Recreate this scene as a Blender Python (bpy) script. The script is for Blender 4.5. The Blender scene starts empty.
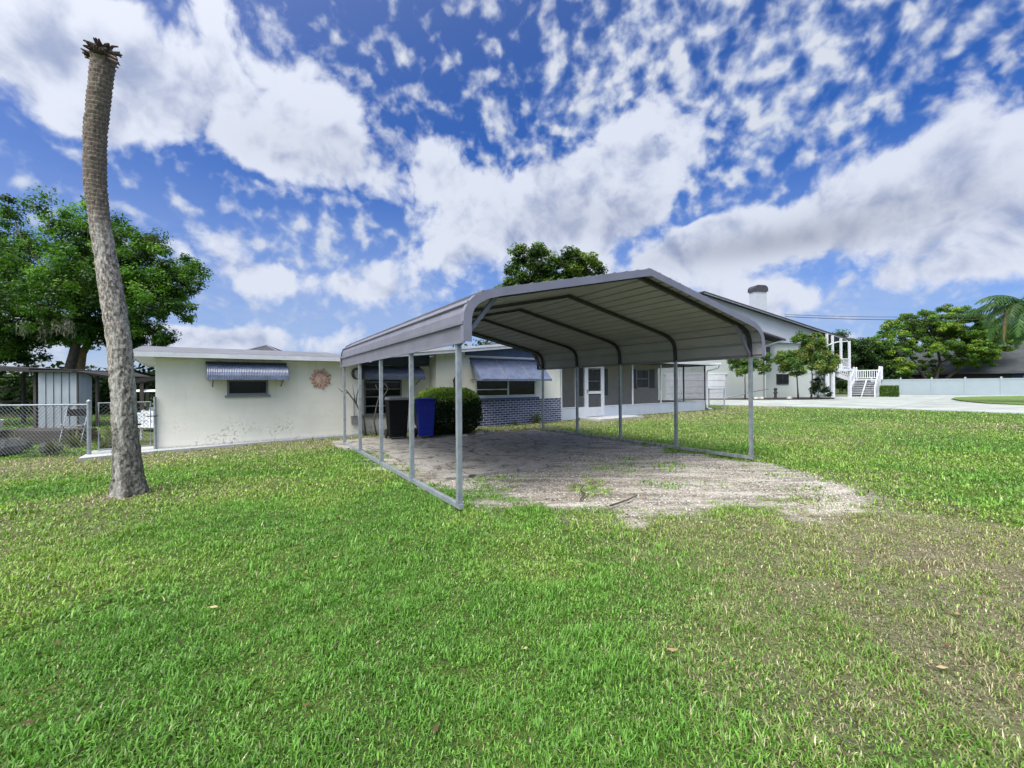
import bpy, math, random
import numpy as np
from mathutils import Vector

random.seed(7)
RNG = np.random.default_rng(11)
R = math.radians
scene = bpy.context.scene
COL = scene.collection
EYE = 1.45

# ------------------------------------------------------------------ helpers
def link(o, parent=None):
    COL.objects.link(o)
    if parent is not None:
        o.parent = parent
    return o

def tag(o, label=None, cat=None, group=None, kind=None):
    if label: o['label'] = label
    if cat: o['category'] = cat
    if group: o['group'] = group
    if kind: o['kind'] = kind
    return o

def empty(name, loc=(0, 0, 0), rz=0.0, label=None, cat=None, group=None):
    o = bpy.data.objects.new(name, None)
    o.empty_display_size = 0.2
    link(o)
    o.location = loc
    o.rotation_euler = (0, 0, rz)
    return tag(o, label, cat, group)

def copy_tree(o, parent=None):
    c = o.copy()
    COL.objects.link(c)
    c.parent = parent
    for ch in list(o.children):
        copy_tree(ch, c)
    return c

class MB:
    """collects shapes and links them as one mesh object"""
    def __init__(s):
        s.v, s.f, s.m = [], [], []
    def add(s, vs, fs, mi=0):
        b = len(s.v)
        s.v += [tuple(x) for x in vs]
        s.f += [tuple(i + b for i in f) for f in fs]
        s.m += [mi] * len(fs)
        return s
    def hexa(s, p, mi=0):           # 8 corners: 4 bottom (ccw), 4 top
        return s.add(p, [(3, 2, 1, 0), (4, 5, 6, 7), (0, 1, 5, 4), (1, 2, 6, 5), (2, 3, 7, 6), (3, 0, 4, 7)], mi)
    def box(s, x0, y0, z0, x1, y1, z1, mi=0):
        return s.hexa([(x0, y0, z0), (x1, y0, z0), (x1, y1, z0), (x0, y1, z0),
                       (x0, y0, z1), (x1, y0, z1), (x1, y1, z1), (x0, y1, z1)], mi)
    def prism(s, poly, axis, a, b, mi=0):
        """poly of 2D points extruded along axis ('x','y','z') from a to b"""
        def p(q, t):
            return {'x': (t, q[0], q[1]), 'y': (q[0], t, q[1]), 'z': (q[0], q[1], t)}[axis]
        n = len(poly)
        vs = [p(q, a) for q in poly] + [p(q, b) for q in poly]
        fs = [tuple(range(n))[::-1], tuple(range(n, 2 * n))]
        fs += [(i, (i + 1) % n, n + (i + 1) % n, n + i) for i in range(n)]
        return s.add(vs, fs, mi)
    def tube(s, path, rad, n=6, mi=0, square=False, cap=True, up=None):
        path = [Vector(p) for p in path]
        k = len(path)
        rads = rad if isinstance(rad, (list, tuple, np.ndarray)) else [rad] * k
        vs, fs = [], []
        ref = Vector(up) if up else Vector((0.0, 0.0, 1.0))
        t0 = (path[-1] - path[0]).normalized()
        if not up and abs(t0.z) > 0.9: ref = Vector((0.0, 1.0, 0.0))
        if square: n = 4
        for i, p in enumerate(path):
            t = (path[min(i + 1, k - 1)] - path[max(i - 1, 0)]).normalized()
            sx = t.cross(ref)
            if sx.length < 1e-4: sx = t.cross(Vector((1, 0, 0)))
            sx.normalize()
            sy = sx.cross(t).normalized()
            for j in range(n):
                a = 2 * math.pi * (j + (0.5 if square else 0)) / n
                r = rads[i] * (1.41421 if square else 1)
                vs.append(p + sx * (math.cos(a) * r) + sy * (math.sin(a) * r))
        for i in range(k - 1):
            for j in range(n):
                fs.append((i * n + j, i * n + (j + 1) % n, (i + 1) * n + (j + 1) % n, (i + 1) * n + j))
        if cap:
            fs.append(tuple(range(n))[::-1])
            fs.append(tuple(range((k - 1) * n, k * n)))
        return s.add(vs, fs, mi)
    def lathe(s, prof, n=12, c=(0, 0, 0), mi=0):
        vs = [(c[0] + r * math.cos(2 * math.pi * j / n), c[1] + r * math.sin(2 * math.pi * j / n), c[2] + z) for r, z in prof for j in range(n)]
        fs = []
        k = len(prof)
        for i in range(k - 1):
            for j in range(n):
                fs.append((i * n + j, i * n + (j + 1) % n, (i + 1) * n + (j + 1) % n, (i + 1) * n + j))
        fs.append(tuple(range(n))[::-1]); fs.append(tuple(range((k - 1) * n, k * n)))
        return s.add(vs, fs, mi)
    def build(s, name, mats, parent=None, smooth=False, bevel=0.0):
        me = bpy.data.meshes.new(name)
        me.from_pydata(s.v, [], s.f)
        if not isinstance(mats, (list, tuple)): mats = [mats]
        for m in mats: me.materials.append(m)
        if len(mats) > 1: me.polygons.foreach_set('material_index', s.m)
        if smooth: me.polygons.foreach_set('use_smooth', [True] * len(s.f))
        me.update()
        o = bpy.data.objects.new(name, me)
        link(o, parent)
        if bevel > 0:
            b = o.modifiers.new('bevel', 'BEVEL'); b.width = bevel; b.segments = 2; b.limit_method = 'ANGLE'
        return o

def np_mesh(name, verts, faces, mat, parent=None, color=None, smooth=False):
    """faces: list of (n,k) int arrays"""
    me = bpy.data.meshes.new(name)
    verts = np.asarray(verts, np.float32)
    me.vertices.add(len(verts))
    me.vertices.foreach_set('co', verts.ravel())
    if not isinstance(faces, list): faces = [faces]
    loops = np.concatenate([f.ravel() for f in faces]).astype(np.int32)
    tot = np.concatenate([np.full(len(f), f.shape[1], np.int32) for f in faces])
    start = np.concatenate([[0], np.cumsum(tot)[:-1]]).astype(np.int32)
    me.loops.add(len(loops)); me.loops.foreach_set('vertex_index', loops)
    me.polygons.add(len(tot)); me.polygons.foreach_set('loop_start', start)
    if smooth: me.polygons.foreach_set('use_smooth', np.ones(len(tot), bool))
    if color is not None:
        a = me.color_attributes.new('tint', 'FLOAT_COLOR', 'POINT')
        c = np.ones((len(verts), 4), np.float32); c[:, :3] = color
        a.data.foreach_set('color', c.ravel())
    me.materials.append(mat)
    me.update(calc_edges=True)
    o = bpy.data.objects.new(name, me)
    link(o, parent)
    return o

def vnoise(x, y, s, seed=0):
    x = np.asarray(x, float) / s + seed * 17.31; y = np.asarray(y, float) / s + seed * 5.77
    xi = np.floor(x).astype(np.int64); yi = np.floor(y).astype(np.int64)
    fx = x - xi; fy = y - yi
    fx = fx * fx * (3 - 2 * fx); fy = fy * fy * (3 - 2 * fy)
    def h(a, b):
        n = (a * 374761393 + b * 668265263 + seed * 1442695041) & 0xffffffff
        n = ((n ^ (n >> 13)) * 1274126177) & 0xffffffff
        return ((n ^ (n >> 16)) & 0xffff) / 65535.0
    return (h(xi, yi) * (1 - fx) + h(xi + 1, yi) * fx) * (1 - fy) + (h(xi, yi + 1) * (1 - fx) + h(xi + 1, yi + 1) * fx) * fy

def fbm(x, y, s, seed=0, o=4):
    t = 0; a = 0.5; w = 0
    for i in range(o):
        t = t + a * vnoise(x, y, s / 2 ** i, seed + i * 3); w += a; a *= 0.55
    return t / w

def polydist(x, y, poly):
    """signed distance, positive inside"""
    x = np.asarray(x, float); y = np.asarray(y, float)
    ins = np.zeros(x.shape, bool); d = np.full(x.shape, 1e9)
    n = len(poly)
    for i in range(n):
        x0, y0 = poly[i]; x1, y1 = poly[(i + 1) % n]
        dx, dy = x1 - x0, y1 - y0
        t = np.clip(((x - x0) * dx + (y - y0) * dy) / (dx * dx + dy * dy + 1e-12), 0, 1)
        d = np.minimum(d, np.hypot(x - x0 - t * dx, y - y0 - t * dy))
        if y0 != y1:
            c = ((y0 > y) != (y1 > y)) & (x < dx * (y - y0) / dy + x0)
            ins ^= c
    return np.where(ins, d, -d)

def sst(a, b, x):
    t = np.clip((x - a) / (b - a), 0, 1)
    return t * t * (3 - 2 * t)

# ------------------------------------------------------------------ materials
class NT:
    def __init__(s, tree):
        s.t = tree; s.n = tree.nodes; s.l = tree.links
    def new(s, typ, **kw):
        n = s.n.new(typ)
        for k, v in kw.items(): setattr(n, k, v)
        return n
    def set(s, sock, v):
        if isinstance(v, bpy.types.NodeSocket): s.l.new(v, sock)
        elif v is not None: sock.default_value = v
    def math(s, op, a, b=None, c=None, clamp=False):
        n = s.new('ShaderNodeMath', operation=op, use_clamp=clamp)
        s.set(n.inputs[0], a); s.set(n.inputs[1], b)
        if c is not None: s.set(n.inputs[2], c)
        return n.outputs[0]
    def vmath(s, op, a, b=None, out=0):
        n = s.new('ShaderNodeVectorMath', operation=op)
        s.set(n.inputs[0], a)
        if b is not None:
            if op == 'SCALE': s.set(n.inputs['Scale'], b)
            else: s.set(n.inputs[1], b)
        return n.outputs[out]
    def dot(s, a, b):
        return s.vmath('DOT_PRODUCT', a, b, 'Value')
    def noise(s, vec, scale, detail=4, rough=0.55, dist=0.0, out='Fac'):
        n = s.new('ShaderNodeTexNoise')
        s.set(n.inputs['Vector'], vec); n.inputs['Scale'].default_value = scale
        n.inputs['Detail'].default_value = detail; n.inputs['Roughness'].default_value = rough
        n.inputs['Distortion'].default_value = dist
        return n.outputs[out]
    def mix(s, f, a, b, blend='MIX'):
        n = s.new('ShaderNodeMix', data_type='RGBA', blend_type=blend)
        s.set(n.inputs[0], f); s.set(n.inputs[6], a); s.set(n.inputs[7], b)
        return n.outputs[2]
    def mapr(s, v, a, b, c=0.0, d=1.0, smooth=True):
        n = s.new('ShaderNodeMapRange', interpolation_type='SMOOTHSTEP' if smooth else 'LINEAR')
        s.set(n.inputs['Value'], v); s.set(n.inputs['From Min'], a); s.set(n.inputs['From Max'], b)
        s.set(n.inputs['To Min'], c); s.set(n.inputs['To Max'], d)
        return n.outputs[0]

def c4(c): return (c[0], c[1], c[2], 1.0)

MATS = {}
def mat(name, col, rough=0.6, metal=0.0, var=0.12, vscale=3.0, bump=0.0, bscale=40.0, col2=None, spots=None, spec=0.5, streak=None):
    """painted / metal / masonry surface with uneven tone and optional stains"""
    m = bpy.data.materials.new(name); m.use_nodes = True
    N = NT(m.node_tree); b = N.n['Principled BSDF']
    co = N.new('ShaderNodeTexCoord').outputs['Object']
    f = N.noise(co, vscale, 5, 0.6)
    if streak:
        mp = N.new('ShaderNodeMapping'); N.l.new(co, mp.inputs['Vector']); mp.inputs['Scale'].default_value = streak
        f = N.math('MULTIPLY', N.math('ADD', f, N.noise(mp.outputs[0], vscale, 4, 0.6)), 0.5)
    f = N.mapr(f, 0.3, 0.7)
    a = c4([max(0, x * (1 - var)) for x in col]); bb = c4(col2 if col2 else [min(1, x * (1 + var)) for x in col])
    c = N.mix(f, a, bb)
    if spots:                       # (colour, threshold, scale, strength)
        s = N.noise(co, spots[2], 6, 0.65, 0.6)
        c = N.mix(N.mapr(s, spots[1], spots[1] + 0.1, 0, spots[3]), c, c4(spots[0]))
    N.l.new(c, b.inputs['Base Color'])
    r = N.mapr(N.noise(co, vscale * 4, 3), 0.3, 0.7, max(0.02, rough - 0.08), min(1, rough + 0.08))
    N.l.new(r, b.inputs['Roughness'])
    b.inputs['Metallic'].default_value = metal
    b.inputs['Specular IOR Level'].default_value = spec
    if bump > 0:
        n = N.new('ShaderNodeBump'); n.inputs['Strength'].default_value = bump; n.inputs['Distance'].default_value = 0.01
        N.l.new(N.noise(co, bscale, 4), n.inputs['Height']); N.l.new(n.outputs[0], b.inputs['Normal'])
    MATS[name] = m
    return m

def leaf_mat(name, trans=0.35, rough=0.5):
    m = bpy.data.materials.new(name); m.use_nodes = True
    N = NT(m.node_tree); b = N.n['Principled BSDF']; out = N.n['Material Output']
    at = N.new('ShaderNodeAttribute', attribute_name='tint').outputs['Color']
    N.l.new(at, b.inputs['Base Color']); b.inputs['Roughness'].default_value = rough
    b.inputs['Specular IOR Level'].default_value = 0.3
    tr = N.new('ShaderNodeBsdfTranslucent')
    N.l.new(N.mix(1.0, at, (1.25, 1.35, 0.6, 1), 'MULTIPLY'), tr.inputs['Color'])
    mx = N.new('ShaderNodeMixShader'); mx.inputs[0].default_value = trans
    N.l.new(b.outputs[0], mx.inputs[1]); N.l.new(tr.outputs[0], mx.inputs[2]); N.l.new(mx.outputs[0], out.inputs['Surface'])
    return m

M_LEAF = leaf_mat('leaf', 0.4)
M_GRASS = leaf_mat('grass_blade', 0.3, 0.45)
M_PEB = leaf_mat('pebble', 0.0, 0.85)
M_CREAM = mat('cream_stucco', (0.76, 0.745, 0.645), 0.85, var=0.05, vscale=1.2, bump=0.25, bscale=60)
M_WHITE = mat('white_paint', (0.56, 0.58, 0.60), 0.5, var=0.06, spots=((0.5, 0.5, 0.47), 0.62, 6, 0.4))
M_TRIM = mat('aged_white_trim', (0.58, 0.595, 0.61), 0.55, var=0.10, vscale=2, spots=((0.38, 0.38, 0.37), 0.6, 5, 0.45))
M_ROOFW = mat('weathered_roll_roof', (0.135, 0.14, 0.155), 0.8, var=0.16, vscale=2.2, bump=0.3, spots=((0.18, 0.18, 0.17), 0.6, 7, 0.5))
M_BLUE = mat('dark_blue_paint', (0.055, 0.085, 0.19), 0.55, var=0.15)
M_AWN = mat('awning_blue_metal', (0.105, 0.130, 0.195), 0.42, var=0.2, vscale=5, spots=((0.24, 0.255, 0.32), 0.60, 9, 0.4))
M_AWND = mat('awning_dark_metal', (0.03, 0.04, 0.07), 0.5)
M_GALV = mat('galvanised_steel', (0.27, 0.30, 0.325), 0.45, metal=0.35, var=0.18, vscale=9, spots=((0.20, 0.20, 0.19), 0.64, 14, 0.5))
M_FRAME = mat('galvanised_shade_dark', (0.035, 0.036, 0.04), 0.55, metal=0.1, var=0.15, vscale=9)  # hoop steel, with the shade under the carport roof put into the colour
M_RAIL = mat('dirty_base_rail', (0.27, 0.28, 0.28), 0.6, metal=0.2, var=0.3, vscale=6, spots=((0.10, 0.07, 0.05), 0.55, 8, 0.8))
M_CPOUT = mat('pewter_roof_panel', (0.172, 0.170, 0.198), 0.42, metal=0.15, var=0.1, vscale=2.5, spots=((0.22, 0.22, 0.25), 0.62, 6, 0.3))
M_CPIN = mat('panel_underside', (0.305, 0.308, 0.312), 0.6, var=0.06, vscale=2)
M_CPTRIM = mat('pewter_trim', (0.19, 0.19, 0.235), 0.42, metal=0.15, var=0.08)
M_GLASS = mat('dark_glass', (0.008, 0.009, 0.010), 0.12, var=0.3, spec=0.25)
M_BLACKP = mat('black_plastic', (0.004, 0.004, 0.005), 0.6, var=0.2, vscale=6, spec=0.2)
M_GREYP = mat('grey_plastic', (0.20, 0.21, 0.22), 0.5)
M_BLUEP = mat('blue_plastic', (0.010, 0.022, 0.25), 0.5, var=0.12, vscale=4, spec=0.25)
M_RUB = mat('rubber', (0.02, 0.02, 0.02), 0.8)
M_IWALL = mat('porch_inner_wall', (0.62, 0.57, 0.46), 0.85, var=0.06)
M_SHUT = mat('dark_shutter', (0.05, 0.06, 0.07), 0.6)
M_CONC = mat('pale_concrete', (0.38, 0.39, 0.38), 0.9, var=0.10, vscale=1.1, bump=0.4, bscale=50, spots=((0.36, 0.36, 0.33), 0.6, 1.7, 0.6))
M_KICK = mat('kick_panel_paint', (0.43, 0.48, 0.53), 0.5, var=0.06, vscale=2, spots=((0.40, 0.41, 0.40), 0.63, 3, 0.4))
M_BARK = mat('grey_bark', (0.16, 0.135, 0.11), 0.95, var=0.35, vscale=5, bump=0.9, bscale=14, streak=(5, 5, 1))
M_BARKD = mat('dark_bark', (0.06, 0.05, 0.04), 0.95, var=0.3, vscale=5, bump=0.9, bscale=14)
M_BARKB = mat('brown_bark', (0.22, 0.15, 0.09), 0.95, var=0.3, vscale=5, bump=0.9, bscale=14)
M_TWIG = mat('pale_twig', (0.085, 0.078, 0.075), 0.9, var=0.2)
M_BEIGE = mat('neighbour_siding', (0.38, 0.42, 0.395), 0.8, var=0.04, vscale=0.7)
M_CHIM = mat('chimney_stucco', (0.41, 0.44, 0.475), 0.8, var=0.05)
M_GABLE = mat('neighbour_gable_siding', (0.335, 0.365, 0.41), 0.7, var=0.05, vscale=0.6)
M_ROOFD = mat('dark_shingle', (0.045, 0.047, 0.055), 0.9, var=0.2)
M_SHING = mat('grey_shingle', (0.040, 0.047, 0.047), 0.9, var=0.2, vscale=1.2, bump=0.4)
M_NAVY = mat('navy_wall', (0.02, 0.035, 0.10), 0.7)
M_BROWNW = mat('dark_brown_wall', (0.035, 0.028, 0.025), 0.8)
M_VINYL = mat('white_vinyl', (0.27, 0.325, 0.345), 0.4, var=0.03, vscale=1.5)
M_SHED = mat('shed_metal', (0.27, 0.305, 0.335), 0.5, metal=0.2, var=0.12, vscale=2, streak=(6, 6, 0.6))
M_SHEDR = mat('shed_roof', (0.022, 0.02, 0.02), 0.8)
M_WOODD = mat('dark_timber', (0.05, 0.043, 0.038), 0.9)
M_TERRA = mat('terracotta', (0.56, 0.31, 0.235), 0.85, var=0.25, vscale=14)
M_TERRAL = mat('faded_terracotta', (0.66, 0.46, 0.36), 0.85, var=0.2, vscale=14)
M_IRON = mat('black_iron', (0.02, 0.02, 0.022), 0.6)
M_STONE = mat('pale_stone', (0.42, 0.41, 0.38), 0.95, var=0.25, vscale=7, bump=0.5)
M_GSTONE = mat('grey_stone', (0.075, 0.083, 0.08), 0.95, var=0.25, vscale=4, bump=0.5)
M_MULCH = mat('mulch', (0.05, 0.04, 0.032), 1.0, var=0.4, vscale=6, bump=0.8)
M_WIRE = mat('dull_wire', (0.10, 0.105, 0.11), 0.6, metal=0.2)
M_CABLE = mat('cable_black', (0.03, 0.03, 0.032), 0.7)
M_FROND = leaf_mat('frond', 0.25)

# cream wall: blockwork joints in relief and mildew stains near the ground
def stained_wall():
    m = M_CREAM; N = NT(m.node_tree); b = N.n['Principled BSDF']
    co = N.new('ShaderNodeTexCoord').outputs['Object']
    old = b.inputs['Base Color'].links[0].from_socket
    sep = N.new('ShaderNodeSeparateXYZ'); N.l.new(co, sep.inputs[0])
    low = N.mapr(sep.outputs['Z'], 0.05, 1.05, 1.0, 0.0)
    n1 = N.noise(co, 1.3, 3, 0.5); n2 = N.noise(co, 14, 8, 0.7, 0.5)
    st = N.math('MULTIPLY', N.mapr(n1, 0.49, 0.62), N.math('MULTIPLY', low, N.mapr(n2, 0.50, 0.60)))
    c = N.mix(N.math('MULTIPLY', st, 0.85), old, (0.28, 0.29, 0.24, 1))
    n3 = N.noise(co, 0.9, 5, 0.6)
    c = N.mix(N.math('MULTIPLY', N.mapr(n3, 0.48, 0.75), 0.35), c, (0.63, 0.645, 0.53, 1))
    mps = N.new('ShaderNodeMapping'); N.l.new(co, mps.inputs['Vector']); mps.inputs['Scale'].default_value = (5, 5, 0.35)
    c = N.mix(N.math('MULTIPLY', N.mapr(N.noise(mps.outputs[0], 1.6, 5, 0.6), 0.54, 0.70), N.mapr(sep.outputs['Z'], 0.8, 2.1, 0.0, 0.6)), c, (0.50, 0.50, 0.42, 1))
    foot = N.mapr(sep.outputs['Z'], 0.0, 0.10, 0.75, 0.0)
    c = N.mix(N.math('MULTIPLY', foot, N.mapr(n2, 0.35, 0.6)), c, (0.17, 0.17, 0.14, 1))
    N.l.new(c, b.inputs['Base Color'])
    br = N.new('ShaderNodeTexBrick'); mp = N.new('ShaderNodeMapping')
    N.l.new(co, mp.inputs['Vector']); mp.inputs['Rotation'].default_value = (R(90), 0, 0)
    N.l.new(mp.outputs[0], br.inputs['Vector'])
    br.inputs['Scale'].default_value = 1.0; br.inputs['Brick Width'].default_value = 0.40; br.inputs['Row Height'].default_value = 0.20
    br.inputs['Mortar Size'].default_value = 0.006; br.inputs['Mortar Smooth'].default_value = 0.5
    bp = N.new('ShaderNodeBump'); bp.inputs['Strength'].default_value = 0.4; bp.inputs['Distance'].default_value = 0.006; bp.invert = True
    N.l.new(N.mix(N.math('MULTIPLY', br.outputs['Fac'], 0.07), c, (0.45, 0.45, 0.36, 1)), b.inputs['Base Color'])
    N.l.new(br.outputs['Fac'], bp.inputs['Height'])
    ob = b.inputs['Normal'].links[0].from_node
    N.l.new(ob.outputs[0], bp.inputs['Normal']); N.l.new(bp.outputs[0], b.inputs['Normal'])
stained_wall()

def brick_mat():
    m = bpy.data.materials.new('painted_brick'); m.use_nodes = True
    N = NT(m.node_tree); b = N.n['Principled BSDF']
    co = N.new('ShaderNodeTexCoord').outputs['Object']
    mp = N.new('ShaderNodeMapping'); N.l.new(co, mp.inputs['Vector']); mp.inputs['Rotation'].default_value = (R(90), 0, 0)
    br = N.new('ShaderNodeTexBrick'); N.l.new(mp.outputs[0], br.inputs['Vector'])
    br.inputs['Scale'].default_value = 1.0; br.inputs['Brick Width'].default_value = 0.24; br.inputs['Row Height'].default_value = 0.084
    br.inputs['Mortar Size'].default_value = 0.0085; br.inputs['Bias'].default_value = -0.1
    br.inputs['Color1'].default_value = (0.028, 0.038, 0.09, 1); br.inputs['Color2'].default_value = (0.085, 0.10, 0.18, 1)
    br.inputs['Mortar'].default_value = (0.50, 0.52, 0.57, 1)
    c = N.mix(N.mapr(N.noise(co, 9, 5, 0.65), 0.55, 0.72, 0, 0.45), br.outputs['Color'], (0.36, 0.38, 0.45, 1))
    N.l.new(c, b.inputs['Base Color']); b.inputs['Roughness'].default_value = 0.8
    bp = N.new('ShaderNodeBump'); bp.inputs['Strength'].default_value = 0.6; bp.inputs['Distance'].default_value = 0.01; bp.invert = True
    N.l.new(br.outputs['Fac'], bp.inputs['Height']); N.l.new(bp.outputs[0], b.inputs['Normal'])
    return m
M_BRICK = brick_mat()

def screen_mat():
    m = bpy.data.materials.new('insect_screen'); m.use_nodes = True
    N = NT(m.node_tree); b = N.n['Principled BSDF']; out = N.n['Material Output']
    b.inputs['Base Color'].default_value = (0.05, 0.052, 0.055, 1); b.inputs['Roughness'].default_value = 0.7
    t = N.new('ShaderNodeBsdfTransparent'); mx = N.new('ShaderNodeMixShader'); mx.inputs[0].default_value = 0.20
    N.l.new(t.outputs[0], mx.inputs[1]); N.l.new(b.outputs[0], mx.inputs[2]); N.l.new(mx.outputs[0], out.inputs['Surface'])
    return m
M_SCREEN = screen_mat()

# ------------------------------------------------------------------ ground masks (world metres)
CP = np.array([-0.6471, 5.1743]); CPT = 0.5518          # carport corner and heading
CPA = np.array([math.cos(CPT), math.sin(CPT)]); CPB = np.array([-math.sin(CPT), math.cos(CPT)])
CW, CL = 6.1385, 6.8056
HO = np.array([-8.17, 10.29]); HT = R(36.5)             # house corner and heading
HA = np.array([math.cos(HT), math.sin(HT)]); HB = np.array([-math.sin(HT), math.cos(HT)])
GRAVEL = [(-3.0, 9.0), (-3.3, 12.3), (-1.8, 11.9), (-0.64, 12.6), (1.03, 13.6), (2.75, 11.2), (3.62, 9.47), (4.47, 8.15), (4.58, 6.99),
          (4.58, 6.04), (4.4, 5.2), (4.0, 5.1), (3.33, 5.15), (2.87, 4.95), (2.6, 5.02), (1.99, 4.72), (1.62, 4.82), (1.24, 4.7), (0.88, 4.95),
          (0.31, 5.05), (-0.15, 4.98), (-0.46, 5.28), (-0.32, 6.08), (-0.77, 6.39), (-1.31, 6.7), (-2.03, 7.7)]
DRY = [(0.75, 4.7), (1.3, 5.0), (2.56, 5.2), (4.3, 5.6), (4.75, 5.1), (5.05, 4.3), (5.6, 3.2), (4.5, 0.4), (2.0, 0.4), (1.45, 1.66), (1.15, 2.14), (0.95, 2.94), (0.7, 3.8)]
DRIVE = [(4, 38), (9, 32.5), (12, 30.2), (14.65, 28.2), (20.15, 23.4), (22.5, 19.6), (25, 14), (27, 6), (34, 4), (34, 14), (31.5, 19), (29.6, 23.5),
         (29.9, 27.7), (32.1, 31.4), (35, 35), (38.3, 38.1), (42.5, 39.8), (47.5, 40.5), (52.5, 40.6), (51.2, 42.3), (45, 47.0), (41, 50.0), (34, 50), (28, 42), (20, 41), (4, 42)]

def masks(x, y):
    n1 = fbm(x, y, 0.9, 3); n2 = fbm(x, y, 0.25, 9); n3 = fbm(x, y, 3.0, 21)
    wob = (n1 - 0.5) * 0.9 + (n2 - 0.5) * 0.45
    gr = sst(-0.30, 0.30, polydist(x, y, GRAVEL) + 0.10 + wob * 1.7)
    dr = sst(-0.55, 0.75, polydist(x, y, DRY) + wob * 1.5) * (0.58 + 0.42 * sst(1.0, 3.2, x + (2.6 - y) * 0.35))
    # worn, browner turf along the house front and round the palm
    u = (x - HO[0]) * HA[0] + (y - HO[1]) * HA[1]; v = (x - HO[0]) * HB[0] + (y - HO[1]) * HB[1]
    near = sst(-3.8, -0.8, v + wob * 1.5) * (v < 0.5) * (u > -3)
    far = sst(9, 13, y) * 0.25
    br = np.clip(near * 1.0 + sst(0.54, 0.72, n3) * 0.40 + far * (v < -0.5), 0, 1)
    br = np.clip(br + 1.2 * np.exp(-((x + 5.25) ** 2 + (y - 6.0) ** 2) / 0.16), 0, 1)
    return gr, dr, br, n1, n2, n3, u, v

def blocked(x, y):
    """true where nothing grows: buildings, slabs, drive"""
    u = (x - HO[0]) * HA[0] + (y - HO[1]) * HA[1]; v = (x - HO[0]) * HB[0] + (y - HO[1]) * HB[1]
    b = (v > -0.06) & (u > -0.05) & (u < 23.6)
    b |= (v > -0.42) & (u > -1.25) & (u < 1.6)
    b |= (u > 13.6) & (u < 16.6) & (v > -1.3)
    b |= polydist(x, y, DRIVE) > 0
    return b

# ------------------------------------------------------------------ ground sheet
def graded(lo, hi, a, b, step, grow):
    """coordinates: step between a and b, growing outside to lo / hi"""
    c = list(np.arange(a, b + 1e-6, step)); s = step; x = c[-1]
    while x < hi:
        s *= grow; x += s; c.append(min(x, hi))
    s = step; x = c[0]; pre = []
    while x > lo:
        s *= grow; x -= s; pre.append(max(x, lo))
    return np.array(pre[::-1] + c)

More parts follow.
